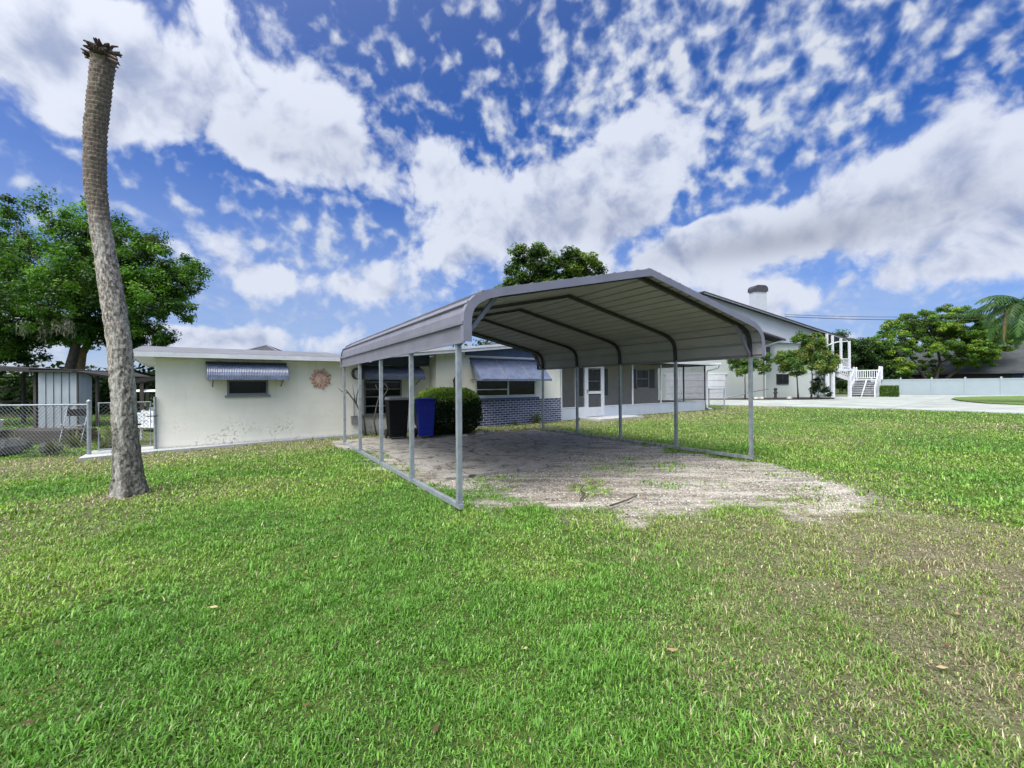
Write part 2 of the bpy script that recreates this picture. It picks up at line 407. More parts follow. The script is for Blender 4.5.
def make_ground():
    xs = graded(-900, 900, -13, 14, 0.09, 1.10); ys = graded(-300, 1400, 0.6, 16, 0.09, 1.10)
    X, Y = np.meshgrid(xs, ys); x = X.ravel(); y = Y.ravel()
    gr, dr, br, n1, n2, n3, u, v = masks(x, y)
    fade = np.exp(-np.maximum(0, np.hypot(x, y) - 14) / 6)
    z = ((n1 - 0.5) * 0.05 + (n2 - 0.5) * 0.03) * fade * (1 - gr * 0.65)
    z = z - 0.02 * fade
    z -= 0.03 * ((v > -0.3) & (u > -0.6) & (u < 24))
    V = np.stack([x, y, z], 1)
    nx, ny = len(xs), len(ys)
    i = np.arange(nx * ny).reshape(ny, nx)
    F = np.stack([i[:-1, :-1], i[:-1, 1:], i[1:, 1:], i[1:, :-1]], -1).reshape(-1, 4)
    m = bpy.data.materials.new('turf_soil'); m.use_nodes = True
    N = NT(m.node_tree); b = N.n['Principled BSDF']
    co = N.new('ShaderNodeTexCoord').outputs['Object']
    at = N.new('ShaderNodeAttribute', attribute_name='tint').outputs['Color']
    sp = N.new('ShaderNodeSeparateColor'); N.l.new(at, sp.inputs[0])
    gR, dR, bR = sp.outputs[0], sp.outputs[1], sp.outputs[2]
    f1 = N.noise(co, 55, 6, 0.7); f2 = N.noise(co, 7, 5, 0.6); f3 = N.noise(co, 0.9, 5, 0.6)
    green = N.mix(N.mapr(f1, 0.3, 0.7), (0.018, 0.035, 0.010, 1), (0.085, 0.14, 0.028, 1))
    green = N.mix(N.mapr(f3, 0.40, 0.62, 0, 0.6), green, (0.12, 0.14, 0.035, 1))
    straw = N.mix(N.mapr(f1, 0.3, 0.7), (0.022, 0.019, 0.011, 1), (0.29, 0.26, 0.165, 1))
    straw = N.mix(N.mapr(f2, 0.5, 0.7, 0, 0.5), straw, (0.30, 0.275, 0.19, 1))
    c = N.mix(N.math('MULTIPLY', bR, 0.75), green, straw)
    c = N.mix(N.math('MULTIPLY', dR, 0.9), c, straw)
    vor = N.new('ShaderNodeTexVoronoi'); N.l.new(co, vor.inputs['Vector']); vor.inputs['Scale'].default_value = 42
    g0 = N.mix(N.mapr(f1, 0.3, 0.72), (0.105, 0.098, 0.08, 1), (0.46, 0.435, 0.365, 1))
    g0 = N.mix(N.mapr(f2, 0.50, 0.62, 0, 0.75), g0, (0.145, 0.11, 0.075, 1))
    g0 = N.mix(N.mapr(f3, 0.48, 0.66, 0, 0.65), g0, (0.56, 0.51, 0.42, 1))
    vs = N.new('ShaderNodeSeparateColor'); N.l.new(vor.outputs['Color'], vs.inputs[0])
    g0 = N.mix(0.4, g0, N.mix(vs.outputs[0], (0.10, 0.09, 0.07, 1), (0.66, 0.62, 0.50, 1)))
    # rusty brown spill across the left front of the patch
    sx = N.vmath('DISTANCE', N.vmath('MULTIPLY', co, (1, 1, 0)), (0.9, 6.3, 0), 'Value')
    g0 = N.mix(N.math('MULTIPLY', N.mapr(sx, 0.2, 1.9, 0.75, 0.0), N.mapr(f2, 0.36, 0.58)), g0, (0.165, 0.112, 0.08, 1))
    g0 = N.mix(N.mapr(N.noise(co, 2.6, 6, 0.7, 0.6), 0.56, 0.66, 0, 0.7), g0, (0.085, 0.068, 0.05, 1))
    ms = N.new('ShaderNodeMapping'); N.l.new(co, ms.inputs['Vector']); ms.inputs['Rotation'].default_value = (0, 0, R(42)); ms.inputs['Scale'].default_value = (0.7, 5.0, 1)
    fs = N.noise(ms.outputs[0], 1.1, 6, 0.65)
    g0 = N.mix(N.mapr(fs, 0.50, 0.60, 0, 0.55), g0, (0.60, 0.575, 0.50, 1))
    g0 = N.mix(N.mapr(fs, 0.40, 0.48, 0.6, 0), g0, (0.115, 0.10, 0.075, 1))
    c = N.mix(gR, c, g0)
    N.l.new(c, b.inputs['Base Color']); b.inputs['Roughness'].default_value = 0.95; b.inputs['Specular IOR Level'].default_value = 0.2
    bp = N.new('ShaderNodeBump'); bp.inputs['Strength'].default_value = 0.8; bp.inputs['Distance'].default_value = 0.03
    N.l.new(f1, bp.inputs['Height']); N.l.new(bp.outputs[0], b.inputs['Normal'])
    o = np_mesh('ground', V, F, m, color=np.stack([gr, dr, br], 1), smooth=True)
    tag(o, kind='structure')
    return o
make_ground()

def gz(x, y):
    gr, dr, br, n1, n2, n3, u, v = masks(x, y)
    fade = np.exp(-np.maximum(0, np.hypot(x, y) - 14) / 6)
    return ((n1 - 0.5) * 0.05 + (n2 - 0.5) * 0.03) * fade * (1 - gr * 0.65) - 0.02 * fade

# ------------------------------------------------------------------ grass blades
def make_grass():
    bands = [(1.0, 2.6, 16500, 0.034, 0.0062), (2.6, 4.2, 12000, 0.035, 0.0068), (4.2, 7.0, 5600, 0.038, 0.0086), (7.0, 12.0, 1700, 0.046, 0.0155),
             (12.0, 20.0, 800, 0.045, 0.018), (20.0, 33.0, 260, 0.05, 0.032)]
    P = []; S = []; Wd = []
    for d0, d1, dens, h, w in bands:
        half = math.radians(64)
        area = half * (d1 * d1 - d0 * d0)
        n = int(area * dens)
        r = np.sqrt(RNG.uniform(d0 * d0, d1 * d1, n)); th = RNG.uniform(-half, half, n)
        x = r * np.sin(th); y = r * np.cos(th) - 0.5
        P.append(np.stack([x, y], 1)); S.append(np.full(n, h)); Wd.append(np.full(n, w))
    P = np.concatenate(P); S = np.concatenate(S); Wd = np.concatenate(Wd)
    x, y = P[:, 0], P[:, 1]
    gr, dr, br, n1, n2, n3, u, v = masks(x, y)
    tuft = fbm(x, y, 0.16, 40, 3)
    patch = fbm(x, y, 0.55, 51, 3)
    lush = np.clip(1 - dr * (0.50 - 0.36 * sst(0.42, 0.64, patch)) - br * 0.4, 0, 1)
    keep = (0.55 + 0.45 * lush) * np.clip(1 - gr * (1.02 - 0.9 * sst(0.50, 0.66, 0.4 * n1 + 0.6 * patch)), 0, 1)
    keep = keep * (1 - 0.45 * gr)
    keep = keep * (0.70 + 0.30 * sst(0.36, 0.56, tuft))
    ok = (RNG.uniform(0, 1, len(x)) < keep) & ~blocked(x, y)
    # sandy bare ground inside the carport slab
    cu = (x - CP[0]) * CPA[0] + (y - CP[1]) * CPA[1]; cv = (x - CP[0]) * CPB[0] + (y - CP[1]) * CPB[1]
    ok &= ~((cu > 0.45) & (cu < 5.75) & (cv > 1.6) & (cv < 6.75) & (RNG.uniform(0, 1, len(x)) < 0.985))
    x, y, S, Wd = x[ok], y[ok], S[ok], Wd[ok]
    lush, dr, br, n3, tuft, patch = lush[ok], dr[ok], br[ok], n3[ok], tuft[ok], patch[ok]
    n = len(x)
    z = gz(x, y) - 0.004
    az = RNG.uniform(0, 2 * np.pi, n)
    h = S * RNG.uniform(0.55, 1.35, n) * (0.72 + 0.28 * lush) * (0.75 + 0.6 * sst(0.4, 0.7, tuft))
    weed = sst(0.64, 0.74, fbm(x, y, 0.34, 88, 3)) * (RNG.uniform(0, 1, n) < 0.6)
    h = h * (1 + 0.7 * weed)
    lean = RNG.uniform(0.3, 1.5, n) + 0.45 * dr * RNG.uniform(0, 1, n)                  # radians from vertical at the tip
    w = Wd * RNG.uniform(0.6, 1.3, n) * (0.7 + 0.3 * lush) * (1 - 0.3 * dr)
    dx, dy = np.cos(az), np.sin(az); px, py = -dy, dx
    l1 = lean * 0.45
    mx = x + dx * h * 0.5 * np.sin(l1); my = y + dy * h * 0.5 * np.sin(l1); mz = z + h * 0.5 * np.cos(l1)
    tx = mx + dx * h * 0.55 * np.sin(lean * 1.25); ty = my + dy * h * 0.55 * np.sin(lean * 1.25); tz = mz + h * 0.55 * np.cos(lean * 1.25)
    hw = w * 0.5
    V = np.empty((n, 5, 3), np.float32)
    V[:, 0] = np.stack([x - px * hw, y - py * hw, z], 1); V[:, 1] = np.stack([x + px * hw, y + py * hw, z], 1)
    V[:, 2] = np.stack([mx + px * hw * 0.9, my + py * hw * 0.9, mz], 1); V[:, 3] = np.stack([mx - px * hw * 0.9, my - py * hw * 0.9, mz], 1)
    V[:, 4] = np.stack([tx, ty, tz], 1)
    i = np.arange(n)[:, None] * 5
    Q = i + np.array([[0, 1, 2, 3]]); T = i + np.array([[3, 2, 4]])
    g1 = np.array([0.115, 0.275, 0.040]); g2 = np.array([0.265, 0.445, 0.080]); yl = np.array([0.27, 0.37, 0.07]); st = np.array([0.60, 0.55, 0.345]); dk = np.array([0.13, 0.105, 0.055])
    n5 = fbm(x, y, 1.3, 77, 3)
    t = np.clip(0.38 + 1.2 * (n3 - 0.5) + 1.6 * (n5 - 0.5) + RNG.normal(0, 0.30, n), 0, 1)[:, None]
    C = g1 * (1 - t) + g2 * t
    yy = (np.clip(dr * 0.75 + sst(0.5, 0.7, n5) * 0.6 + sst(0.45, 0.7, n3) * 0.4 + br * 0.6, 0, 1) * RNG.uniform(0.2, 0.75, n))[:, None]
    C = C * (1 - yy) + yl * yy
    C = C * (1 - 0.5 * weed[:, None]) + np.array([0.17, 0.36, 0.06]) * 0.5 * weed[:, None]
    dead = RNG.uniform(0, 1, n) < np.where(np.hypot(x, y) > 11, 0.35, 1.0) * (0.02 + 0.10 * sst(0.55, 0.7, n5) + 0.58 * dr * (1 - 0.55 * sst(0.42, 0.62, patch))) + 0.50 * br
    k = RNG.uniform(0, 1, n)[:, None]
    C = np.where(dead[:, None], st * k + dk * (1 - k), C)
    olive = RNG.uniform(0, 1, n) < 0.42 * dr
    C = np.where((olive & ~dead)[:, None], np.array([0.27, 0.285, 0.10]), C)
    C = C * RNG.uniform(0.45, 1.4, n)[:, None]
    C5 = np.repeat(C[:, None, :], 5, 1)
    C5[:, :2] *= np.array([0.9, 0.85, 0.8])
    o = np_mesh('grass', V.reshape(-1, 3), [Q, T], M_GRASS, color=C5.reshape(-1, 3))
    tag(o, 'green and straw coloured lawn grass covering the yard', 'grass', kind='stuff')
make_grass()

def make_pebbles():
    n = 26000
    x = RNG.uniform(-1.5, 5.3, n * 2); y = RNG.uniform(4.4, 9.5, n * 2)
    gr = masks(x, y)[0]
    cu = (x - CP[0]) * CPA[0] + (y - CP[1]) * CPA[1]; cv = (x - CP[0]) * CPB[0] + (y - CP[1]) * CPB[1]
    ok = (RNG.uniform(0, 1, len(x)) < gr ** 1.5) & ~((cu < 3) & (cv > 1.5)) & (RNG.uniform(0, 1, len(x)) < sst(5.5, 1.0, cv) + 0.12)
    x, y = x[ok][:n], y[ok][:n]; n = len(x)
    s = np.clip(RNG.lognormal(-4.95, 0.45, n), 0.003, 0.022)
    z = gz(x, y)
    off = np.array([[1, 0, 0], [-1, 0, 0], [0, 1, 0], [0, -1, 0], [0, 0, 0.7], [0, 0, -0.4]], float)
    rot = RNG.uniform(0, np.pi, n); jit = RNG.uniform(0.6, 1.25, (n, 6, 1))
    o = off[None] * jit * s[:, None, None]
    ox = o[..., 0] * np.cos(rot)[:, None] - o[..., 1] * np.sin(rot)[:, None]; oy = o[..., 0] * np.sin(rot)[:, None] + o[..., 1] * np.cos(rot)[:, None]
    V = np.stack([x[:, None] + ox, y[:, None] + oy, z[:, None] + o[..., 2] + s[:, None] * 0.15], -1).reshape(-1, 3)
    f = np.array([[0, 2, 4], [2, 1, 4], [1, 3, 4], [3, 0, 4], [2, 0, 5], [1, 2, 5], [3, 1, 5], [0, 3, 5]])
    F = (np.arange(n)[:, None, None] * 6 + f[None]).reshape(-1, 3)
    c = np.array([0.41, 0.385, 0.33]) * RNG.uniform(0.25, 1.5, (n, 1)) + RNG.normal(0, 0.02, (n, 3))
    ob = np_mesh('gravel', V, F, M_PEB, color=np.repeat(np.clip(c, 0.03, 0.85), 6, 0))
    tag(ob, 'loose pale gravel strewn over the worn parking patch', 'gravel', kind='stuff')
make_pebbles()

def make_litter():
    n = 2600
    x = RNG.uniform(-9, 7, n); y = RNG.uniform(1.8, 13.5, n)
    cu = (x - CP[0]) * CPA[0] + (y - CP[1]) * CPA[1]; cv = (x - CP[0]) * CPB[0] + (y - CP[1]) * CPB[1]
    inside = (cu > 0) & (cu < 6) & (cv > 0.5) & (cv < 7.5)
    u = (x - HO[0]) * HA[0] + (y - HO[1]) * HA[1]; v = (x - HO[0]) * HB[0] + (y - HO[1]) * HB[1]
    ok = (v < -0.1) & (RNG.uniform(0, 1, n) < np.where(inside, 0.9 * sst(0.4, 0.7, fbm(x, y, 0.8, 91)), 0.18 + 0.3 * sst(-2.5, -0.5, v)))
    x, y, inside = x[ok], y[ok], inside[ok]; n = len(x)
    z = gz(x, y) + np.where(inside, 0.045, 0.03)
    a = RNG.uniform(0, 6.28, n); s = RNG.uniform(0.012, 0.034, n); w = s * RNG.uniform(0.35, 0.6, n); cur = s * RNG.uniform(-0.1, 0.5, n)
    dx, dy = np.cos(a), np.sin(a)
    V = np.stack([np.stack([x - dx * s, y - dy * s, z + cur], 1), np.stack([x - dy * w, y + dx * w, z], 1), np.stack([x + dx * s, y + dy * s, z + cur], 1), np.stack([x + dy * w, y - dx * w, z], 1)], 1).reshape(-1, 3)
    pal = np.array([(0.16, 0.09, 0.04), (0.26, 0.17, 0.08), (0.09, 0.055, 0.03), (0.34, 0.26, 0.14)]); C = pal[RNG.integers(0, 4, n)] * RNG.uniform(.7, 1.2, (n, 1))
    o = np_mesh('leaf_litter', V, np.arange(n * 4).reshape(n, 4), M_PEB, color=np.repeat(C, 4, 0))
    tag(o, 'dry brown leaves scattered over the slab and lawn', 'leaves', kind='stuff')
make_litter()

# ------------------------------------------------------------------ flat setting: drive, slabs
def sheet(name, poly, z, m, kind='structure', thick=0.0):
    mb = MB()
    if thick:
        mb.prism(poly, 'z', z - thick, z)
    else:
        mb.add([(p[0], p[1], z) for p in poly], [tuple(range(len(poly)))])
    o = mb.build(name, m)
    return tag(o, kind=kind)

def drive_mat():
    m = bpy.data.materials.new('drive_concrete'); m.use_nodes = True
    N = NT(m.node_tree); b = N.n['Principled BSDF']
    co = N.new('ShaderNodeTexCoord').outputs['Object']
    c = N.mix(N.mapr(N.noise(co, 0.5, 6, 0.6), 0.35, 0.65), (0.25, 0.275, 0.25, 1), (0.36, 0.385, 0.35, 1))
    c = N.mix(N.mapr(N.noise(co, 0.25, 5, 0.7, 1.0), 0.58, 0.68, 0, 0.5), c, (0.22, 0.23, 0.22, 1))
    mp = N.new('ShaderNodeMapping'); N.l.new(co, mp.inputs['Vector']); mp.inputs['Rotation'].default_value = (0, 0, R(50))
    br = N.new('ShaderNodeTexBrick'); N.l.new(mp.outputs[0], br.inputs['Vector']); br.offset = 0
    br.inputs['Scale'].default_value = 1; br.inputs['Brick Width'].default_value = 5; br.inputs['Row Height'].default_value = 4.2; br.inputs['Mortar Size'].default_value = 0.05
    c = N.mix(N.math('MULTIPLY', br.outputs['Fac'], 0.75), c, (0.17, 0.17, 0.16, 1))
    N.l.new(c, b.inputs['Base Color']); b.inputs['Roughness'].default_value = 0.9
    return m
sheet('driveway', DRIVE, 0.05, drive_mat(), thick=0.25)

def slab_mat():
    m = bpy.data.materials.new('worn_slab'); m.use_nodes = True
    N = NT(m.node_tree); b = N.n['Principled BSDF']
    co = N.new('ShaderNodeTexCoord').outputs['Object']
    f1 = N.noise(co, 30, 6, 0.7); f2 = N.noise(co, 1.6, 6, 0.65, 0.4); f3 = N.noise(co, 4.5, 6, 0.65, 0.8)
    c = N.mix(N.mapr(f1, 0.3, 0.7), (0.18, 0.172, 0.15, 1), (0.37, 0.352, 0.305, 1))
    c = N.mix(N.mapr(f2, 0.50, 0.60, 0, 0.6), c, (0.155, 0.14, 0.115, 1))
    c = N.mix(N.mapr(f3, 0.545, 0.62, 0, 0.85), c, (0.055, 0.048, 0.04, 1))
    c = N.mix(N.mapr(f3, 0.30, 0.40, 0.5, 0), c, (0.47, 0.45, 0.41, 1))
    vo = N.new('ShaderNodeTexVoronoi', feature='DISTANCE_TO_EDGE'); N.l.new(N.vmath('ADD', co, N.vmath('SCALE', N.noise(co, 2, 4, out='Color'), 0.5)), vo.inputs['Vector'])
    vo.inputs['Scale'].default_value = 0.45
    c = N.mix(N.mapr(vo.outputs['Distance'], 0.002, 0.012, 0.7, 0), c, (0.04, 0.037, 0.03, 1))
    N.l.new(c, b.inputs['Base Color']); b.inputs['Roughness'].default_value = 0.92
    bp = N.new('ShaderNodeBump'); bp.inputs['Strength'].default_value = 0.5; bp.inputs['Distance'].default_value = 0.01
    N.l.new(f1, bp.inputs['Height']); N.l.new(bp.outputs[0], b.inputs['Normal'])
    return m

def cpw(u, v): return tuple(CP + CPA * u + CPB * v)
def hw(u, v): return tuple(HO + HA * u + HB * v)

slab_poly = [(0.5, 1.56), (1.2, 1.55), (2.3, 1.58), (2.7, 1.7), (2.9, 2.1), (3.4, 2.2), (3.9, 2.7), (4.4, 2.75), (4.9, 3.3), (5.5, 3.6), (5.8, 4.2), (5.85, 5.4), (5.8, 6.7),
             (4.6, 6.95), (3.3, 7.2), (1.9, 7.6), (0.6, 7.7), (-0.2, 7.4), (-0.25, 6.2), (0.1, 5.6), (0.45, 5.0), (0.42, 3.4), (0.47, 2.4)]
sheet('parking_pad', [cpw(u, v) for u, v in slab_poly], 0.025, slab_mat(), thick=0.1)
# narrow footing walk along the left wing and a door step
sheet('path', [hw(*p) for p in [(-1.35, -0.75), (-1.3, 0.6), (-0.06, 0.6), (-0.06, -0.012), (4.6, -0.012), (4.6, -0.08), (2.4, -0.17), (0.9, -0.36), (-0.3, -0.5)]], 0.035, M_CONC, thick=0.15)
sheet('door_step', [hw(*p) for p in [(13.7, -0.012), (13.7, -1.15), (16.5, -1.1), (16.5, -0.012)]], 0.06, M_CONC, thick=0.2)

# ------------------------------------------------------------------ CARPORT
def carport():
    root = empty('carport', (CP[0], CP[1], 0), CPT, 'open pewter grey metal carport with rounded eaves over the gravel patch', 'carport')
    H = 1.95; mid = CW / 2
    left = [(-0.012, H), (-0.012, 2.18), (0.0, 2.29), (0.045, 2.39), (0.13, 2.475), (0.27, 2.545), (0.45, 2.595)]
    prof = left + [(mid, 3.165)] + [(CW - u, z) for u, z in left[::-1]]
    P = [Vector((u, z)) for u, z in prof]
    def resample(pts, step):
        segs = [(pts[i + 1] - pts[i]).length for i in range(len(pts) - 1)]
        tot = sum(segs); out = []
        def at(s):
            for i, l in enumerate(segs):
                if s <= l + 1e-9:
                    d = (pts[i + 1] - pts[i]).normalized()
                    return pts[i] + d * s, Vector((-d.y, d.x))
                s -= l
            d = (pts[-1] - pts[-2]).normalized()
            return pts[-1], Vector((-d.y, d.x))
        return at, tot
    at, tot = resample(P, 0.05)
    nrib = round(tot / 2 / 0.245)
    pitch = tot / (nrib * 2)
    outer = []; inner = []
    s_list = []
    for k in range(nrib * 2):
        s0 = k * pitch
        for f, h in ((0, 0), (0.80, 0), (0.83, 0.030), (0.94, 0.030), (0.97, 0)):
            s_list.append((s0 + f * pitch, h))
    # corner points of the profile so the bend stays round
    acc = 0
    for i in range(len(P) - 1):
        if i: s_list.append((acc, None))
        acc += (P[i + 1] - P[i]).length
    s_list.append((tot, 0)); s_list.sort(key=lambda q: q[0])
    last = 0
    for s, h in s_list:
        p, n = at(min(max(s, 0), tot))
        if h is None: h = last
        last = h
        outer.append(p + n * h); inner.append(p + n * (h - 0.006))
    v0, v1 = -0.246, CL + 0.25
    mb = MB(); n = len(outer)
    vs = [(q.x, v0, q.y) for q in outer] + [(q.x, v1, q.y) for q in outer] + [(q.x, v0, q.y) for q in inner] + [(q.x, v1, q.y) for q in inner]
    fs = []; mi = []
    for i in range(n - 1):
        fs.append((i, i + 1, n + i + 1, n + i)); mi.append(0)
        fs.append((2 * n + i + 1, 2 * n + i, 3 * n + i, 3 * n + i + 1)); mi.append(1)
        fs.append((i, 2 * n + i, 2 * n + i + 1, i + 1)); mi.append(0)
        fs.append((n + i, n + i + 1, 3 * n + i + 1, 3 * n + i)); mi.append(0)
    for e in (0, n - 1):
        fs.append((e, n + e, 3 * n + e, 2 * n + e)); mi.append(0)
    mb.v = vs; mb.f = fs; mb.m = mi
    mb.build('roof', [M_CPOUT, M_CPIN], root)
    # gable trims: flat band under the roof edge with a short return over the panels
    def offs(d):
        out = []
        for i, p in enumerate(P):
            a = (P[i] - P[i - 1]).normalized() if i else (P[1] - P[0]).normalized()
            b = (P[i + 1] - P[i]).normalized() if i < len(P) - 1 else a
            t = (a + b).normalized(); nn = Vector((-t.y, t.x)); out.append(p + nn * (d / max(0.6, nn.dot(Vector((-a.y, a.x))))))
        return out
    for va, vb, vr in ((v0 - 0.006, v0 - 0.002, v0 + 0.075), (v1 + 0.002, v1 + 0.006, v1 - 0.075)):
        t = MB(); o_ = offs(0.014); i_ = offs(-0.085)
        for i in range(len(P) - 1):
            q = [o_[i], o_[i + 1], i_[i + 1], i_[i]]
            t.hexa([(q[0].x, va, q[0].y), (q[1].x, va, q[1].y), (q[2].x, va, q[2].y), (q[3].x, va, q[3].y),
                    (q[0].x, vb, q[0].y), (q[1].x, vb, q[1].y), (q[2].x, vb, q[2].y), (q[3].x, vb, q[3].y)])
            o2 = offs(0.019)
            q = [o_[i], o_[i + 1], o2[i + 1], o2[i]]
            t.hexa([(q[0].x, va, q[0].y), (q[1].x, va, q[1].y), (q[2].x, va, q[2].y), (q[3].x, va, q[3].y),
                    (q[0].x, vr, q[0].y), (q[1].x, vr, q[1].y), (q[2].x, vr, q[2].y), (q[3].x, vr, q[3].y)])
        t.build('gable_trim', M_CPTRIM, root)
    for sx in (-0.028, CW + 0.013):
        t = MB(); t.box(sx, v0 - 0.001, H - 0.012, sx + 0.015, v1 + 0.001, H + 0.022); t.box(min(sx, sx + 0.012), v0, H - 0.014, sx + 0.02, v1, H - 0.011)
        t.build('eave_trim', M_CPTRIM, root)
    # frame hoops, posts, base rails, braces
    hl = 0.0286; pin = 0.018
    ins = offs(-0.05)
    hoop = [Vector((q.x, 0, q.y)) for q in ins]
    hoop[0] = Vector((pin, 0, H)); hoop[-1] = Vector((CW - pin, 0, H))
    for q in (1, 2): hoop[q].x = max(hoop[q].x, pin); hoop[-1 - q].x = min(hoop[-1 - q].x, CW - pin)
    arch0 = post0 = None
    for i in range(5):
        v = CL * i / 4
        t = MB(); t.tube([(p.x, v, p.z) for p in hoop], hl, square=True, up=(0, 1, 0)); t.build('arch', M_FRAME, root)
        for u in (pin, CW - pin):
            t = MB(); t.box(u - hl, v - hl, 0.055, u + hl, v + hl, H + 0.03); t.box(u - hl - 0.004, v - hl - 0.004, 0.06, u + hl + 0.004, v + hl + 0.004, 0.16)
            for zz in (0.09, 0.13): t.tube([(u - hl - 0.009, v, zz), (u + hl + 0.009, v, zz)], 0.007, 6)
            t.build('post', M_GALV, root)
        if i in (0, 4):
            for s in (0, 1):
                vv = v + (-0.062 if i == 0 else 0.062); a = (0.0, vv, 1.93); b = (0.50, vv, 2.545)
                if s: a = (CW - a[0], v, a[2]); b = (CW - b[0], v, b[2])
                t = MB(); t.tube([a, b], 0.024, square=True, up=(0, 1, 0)); t.build('brace', M_CPTRIM, root)
    for u in (0, CW):
        t = MB(); u2 = pin if u == 0 else CW - pin; t.box(u2 - hl, -0.06, 0.0, u2 + hl, CL + 0.06, 0.057)
        t.build('base_rail', M_GALV if u == 0 else M_RAIL, root)
carport()

# ------------------------------------------------------------------ MAIN HOUSE
HOUSE = empty('house', (HO[0], HO[1], 0), HT, 'low cream bungalow with blue awnings, brick wainscot and screened porch behind the carport', 'house')
def rake_top(u):
    return 2.37 + 0.105 * (u - 4.3) if u < 11 else 3.0735 - 0.085 * (u - 11)

def awning_curved(u0, u1, vw, ztop, zbot, out):
    root = bpy.data.objects.new('awning', None); link(root, HOUSE)
    prof = []
    for k in range(9):
        a = math.pi / 2 * k / 8
        prof.append((vw - out * math.sin(a) ** 1.0, zbot + (ztop - zbot) * (1 - (1 - math.cos(a)) ** 1.0) if False else zbot + (ztop - zbot) * math.cos(a) ** 0.8))
    mb = MB(); n = 100; vs = []; fs = []
    k = len(prof)
    for i in range(n + 1):
        u = u0 + (u1 - u0) * i / n; off = 0.005 if i % 2 else 0
        for (v, z) in prof: vs.append((u, v - off, z + off))
    for i in range(n):
        for j in range(k - 1): fs.append((i * k + j, (i + 1) * k + j, (i + 1) * k + j + 1, i * k + j + 1))
    mb.add(vs, fs)
    o = mb.build('awning_hood', M_AWN, root)
    sm = o.modifiers.new('thick', 'SOLIDIFY'); sm.thickness = 0.006
    for u in (u0 - 0.006, u1 + 0.001):
        e = MB(); e.prism([(vw, zbot + 0.03)] + [(v + 0.012, z - 0.012) for v, z in prof], 'x', u, u + 0.005); e.build('awning_end', M_AWN, root)
    for u in (u0 + 0.12, u1 - 0.12):
        t = MB(); t.tube([(u, vw - 0.01, zbot - 0.16), (u, vw - out * 0.45, zbot - 0.06), (u, vw - out + 0.03, zbot + 0.02)], 0.012, 6); t.build('awning_arm', M_AWND, root)
    t = MB(); t.box(u0 - 0.02, vw - 0.05, ztop - 0.02, u1 + 0.02, vw - 0.002, ztop + 0.05); t.build('awning_flashing', M_AWND, root)
    return root

def awning_flat(u0, u1, vw, ztop, zbot, out):
    root = bpy.data.objects.new('awning', None); link(root, HOUSE)
    mb = MB(); n = 3; d = 0.02
    mb.hexa([(u0, vw - out, zbot), (u1, vw - out, zbot), (u1, vw, ztop), (u0, vw, ztop), (u0, vw - out - 0.01, zbot + d), (u1, vw - out - 0.01, zbot + d), (u1, vw - 0.01, ztop + d), (u0, vw - 0.01, ztop + d)])
    mb.box(u0, vw - out - 0.015, zbot - 0.05, u1, vw - out - 0.002, zbot + 0.012)
    mb.build('awning_hood', M_AWN, root)
    for k in range(1, n):
        u = u0 + (u1 - u0) * k / n
        t = MB(); t.tube([(u, vw - out - 0.01, zbot + d + 0.01), (u, vw - 0.01, ztop + d + 0.008)], 0.018, square=True, up=(1, 0, 0)); t.build('awning_batten', M_CPTRIM, root)
    for u in (u0 - 0.006, u1 + 0.001):
        t = MB(); t.prism([(vw - out, zbot - 0.04), (vw - out, zbot), (vw, ztop), (vw, ztop - 0.12), (vw - out * 0.55, zbot - 0.02)], 'x', u, u + 0.005); t.build('awning_end', M_AWN, root)
    for u in (u0 + 0.04, u1 - 0.04):
        t = MB(); t.tube([(u, vw - 0.01, zbot + 0.0), (u, vw - out + 0.03, zbot + 0.03)], 0.014, 6); t.build('awning_arm', M_AWND, root)
    t = MB(); t.box(u0 - 0.03, vw - 0.05, ztop - 0.01, u1 + 0.03, vw - 0.002, ztop + 0.06); t.build('awning_flashing', M_AWND, root)

def window(u0, u1, z0, z1, vw, mullions=(), rails=(), fm=M_WHITE, depth=0.07, fw=0.045, parent=None, sill=True, glass=M_GLASS):
    f = MB(); a, b = vw - 0.025, vw + depth
    f.box(u0, a, z0, u0 + fw, b, z1); f.box(u1 - fw, a, z0, u1, b, z1)
    f.box(u0 + fw, a, z1 - fw, u1 - fw, b, z1); f.box(u0 + fw, a, z0, u1 - fw, b, z0 + fw)
    for m in mullions: f.box(m - 0.03, a + 0.004, z0 + fw, m + 0.03, b, z1 - fw)
    for r in rails:
        ru0, ru1, rz = r
        f.box(ru0, a + 0.008, rz - 0.018, ru1, b, rz + 0.018)
    w = f.build('window', fm, parent or HOUSE)
    g = MB(); g.box(u0 + fw * 0.5, vw + 0.018, z0 + fw * 0.5, u1 - fw * 0.5, vw + 0.024, z1 - fw * 0.5); g.build('pane', glass, w)
    if sill:
        s = MB(); s.box(u0 - 0.05, vw - 0.06, z0 - 0.055, u1 + 0.05, vw - 0.003, z0 - 0.003); s.build('sill', fm, w)
    return w

def wall_with_hole(name, u0, u1, z0, z1, v0, v1, holes, m, parent):
    """one wall slab; holes = (u0,u1,z0,z1) sorted by u, cut through"""
    mb = MB(); u = u0
    for (a, b, c, d) in holes:
        mb.box(u, v0, z0, a, v1, z1)
        mb.box(a, v0, z0, b, v1, c); mb.box(a, v0, d, b, v1, z1)
        u = b
    mb.box(u, v0, z0, u1, v1, z1)
    return mb.build(name, m, parent)

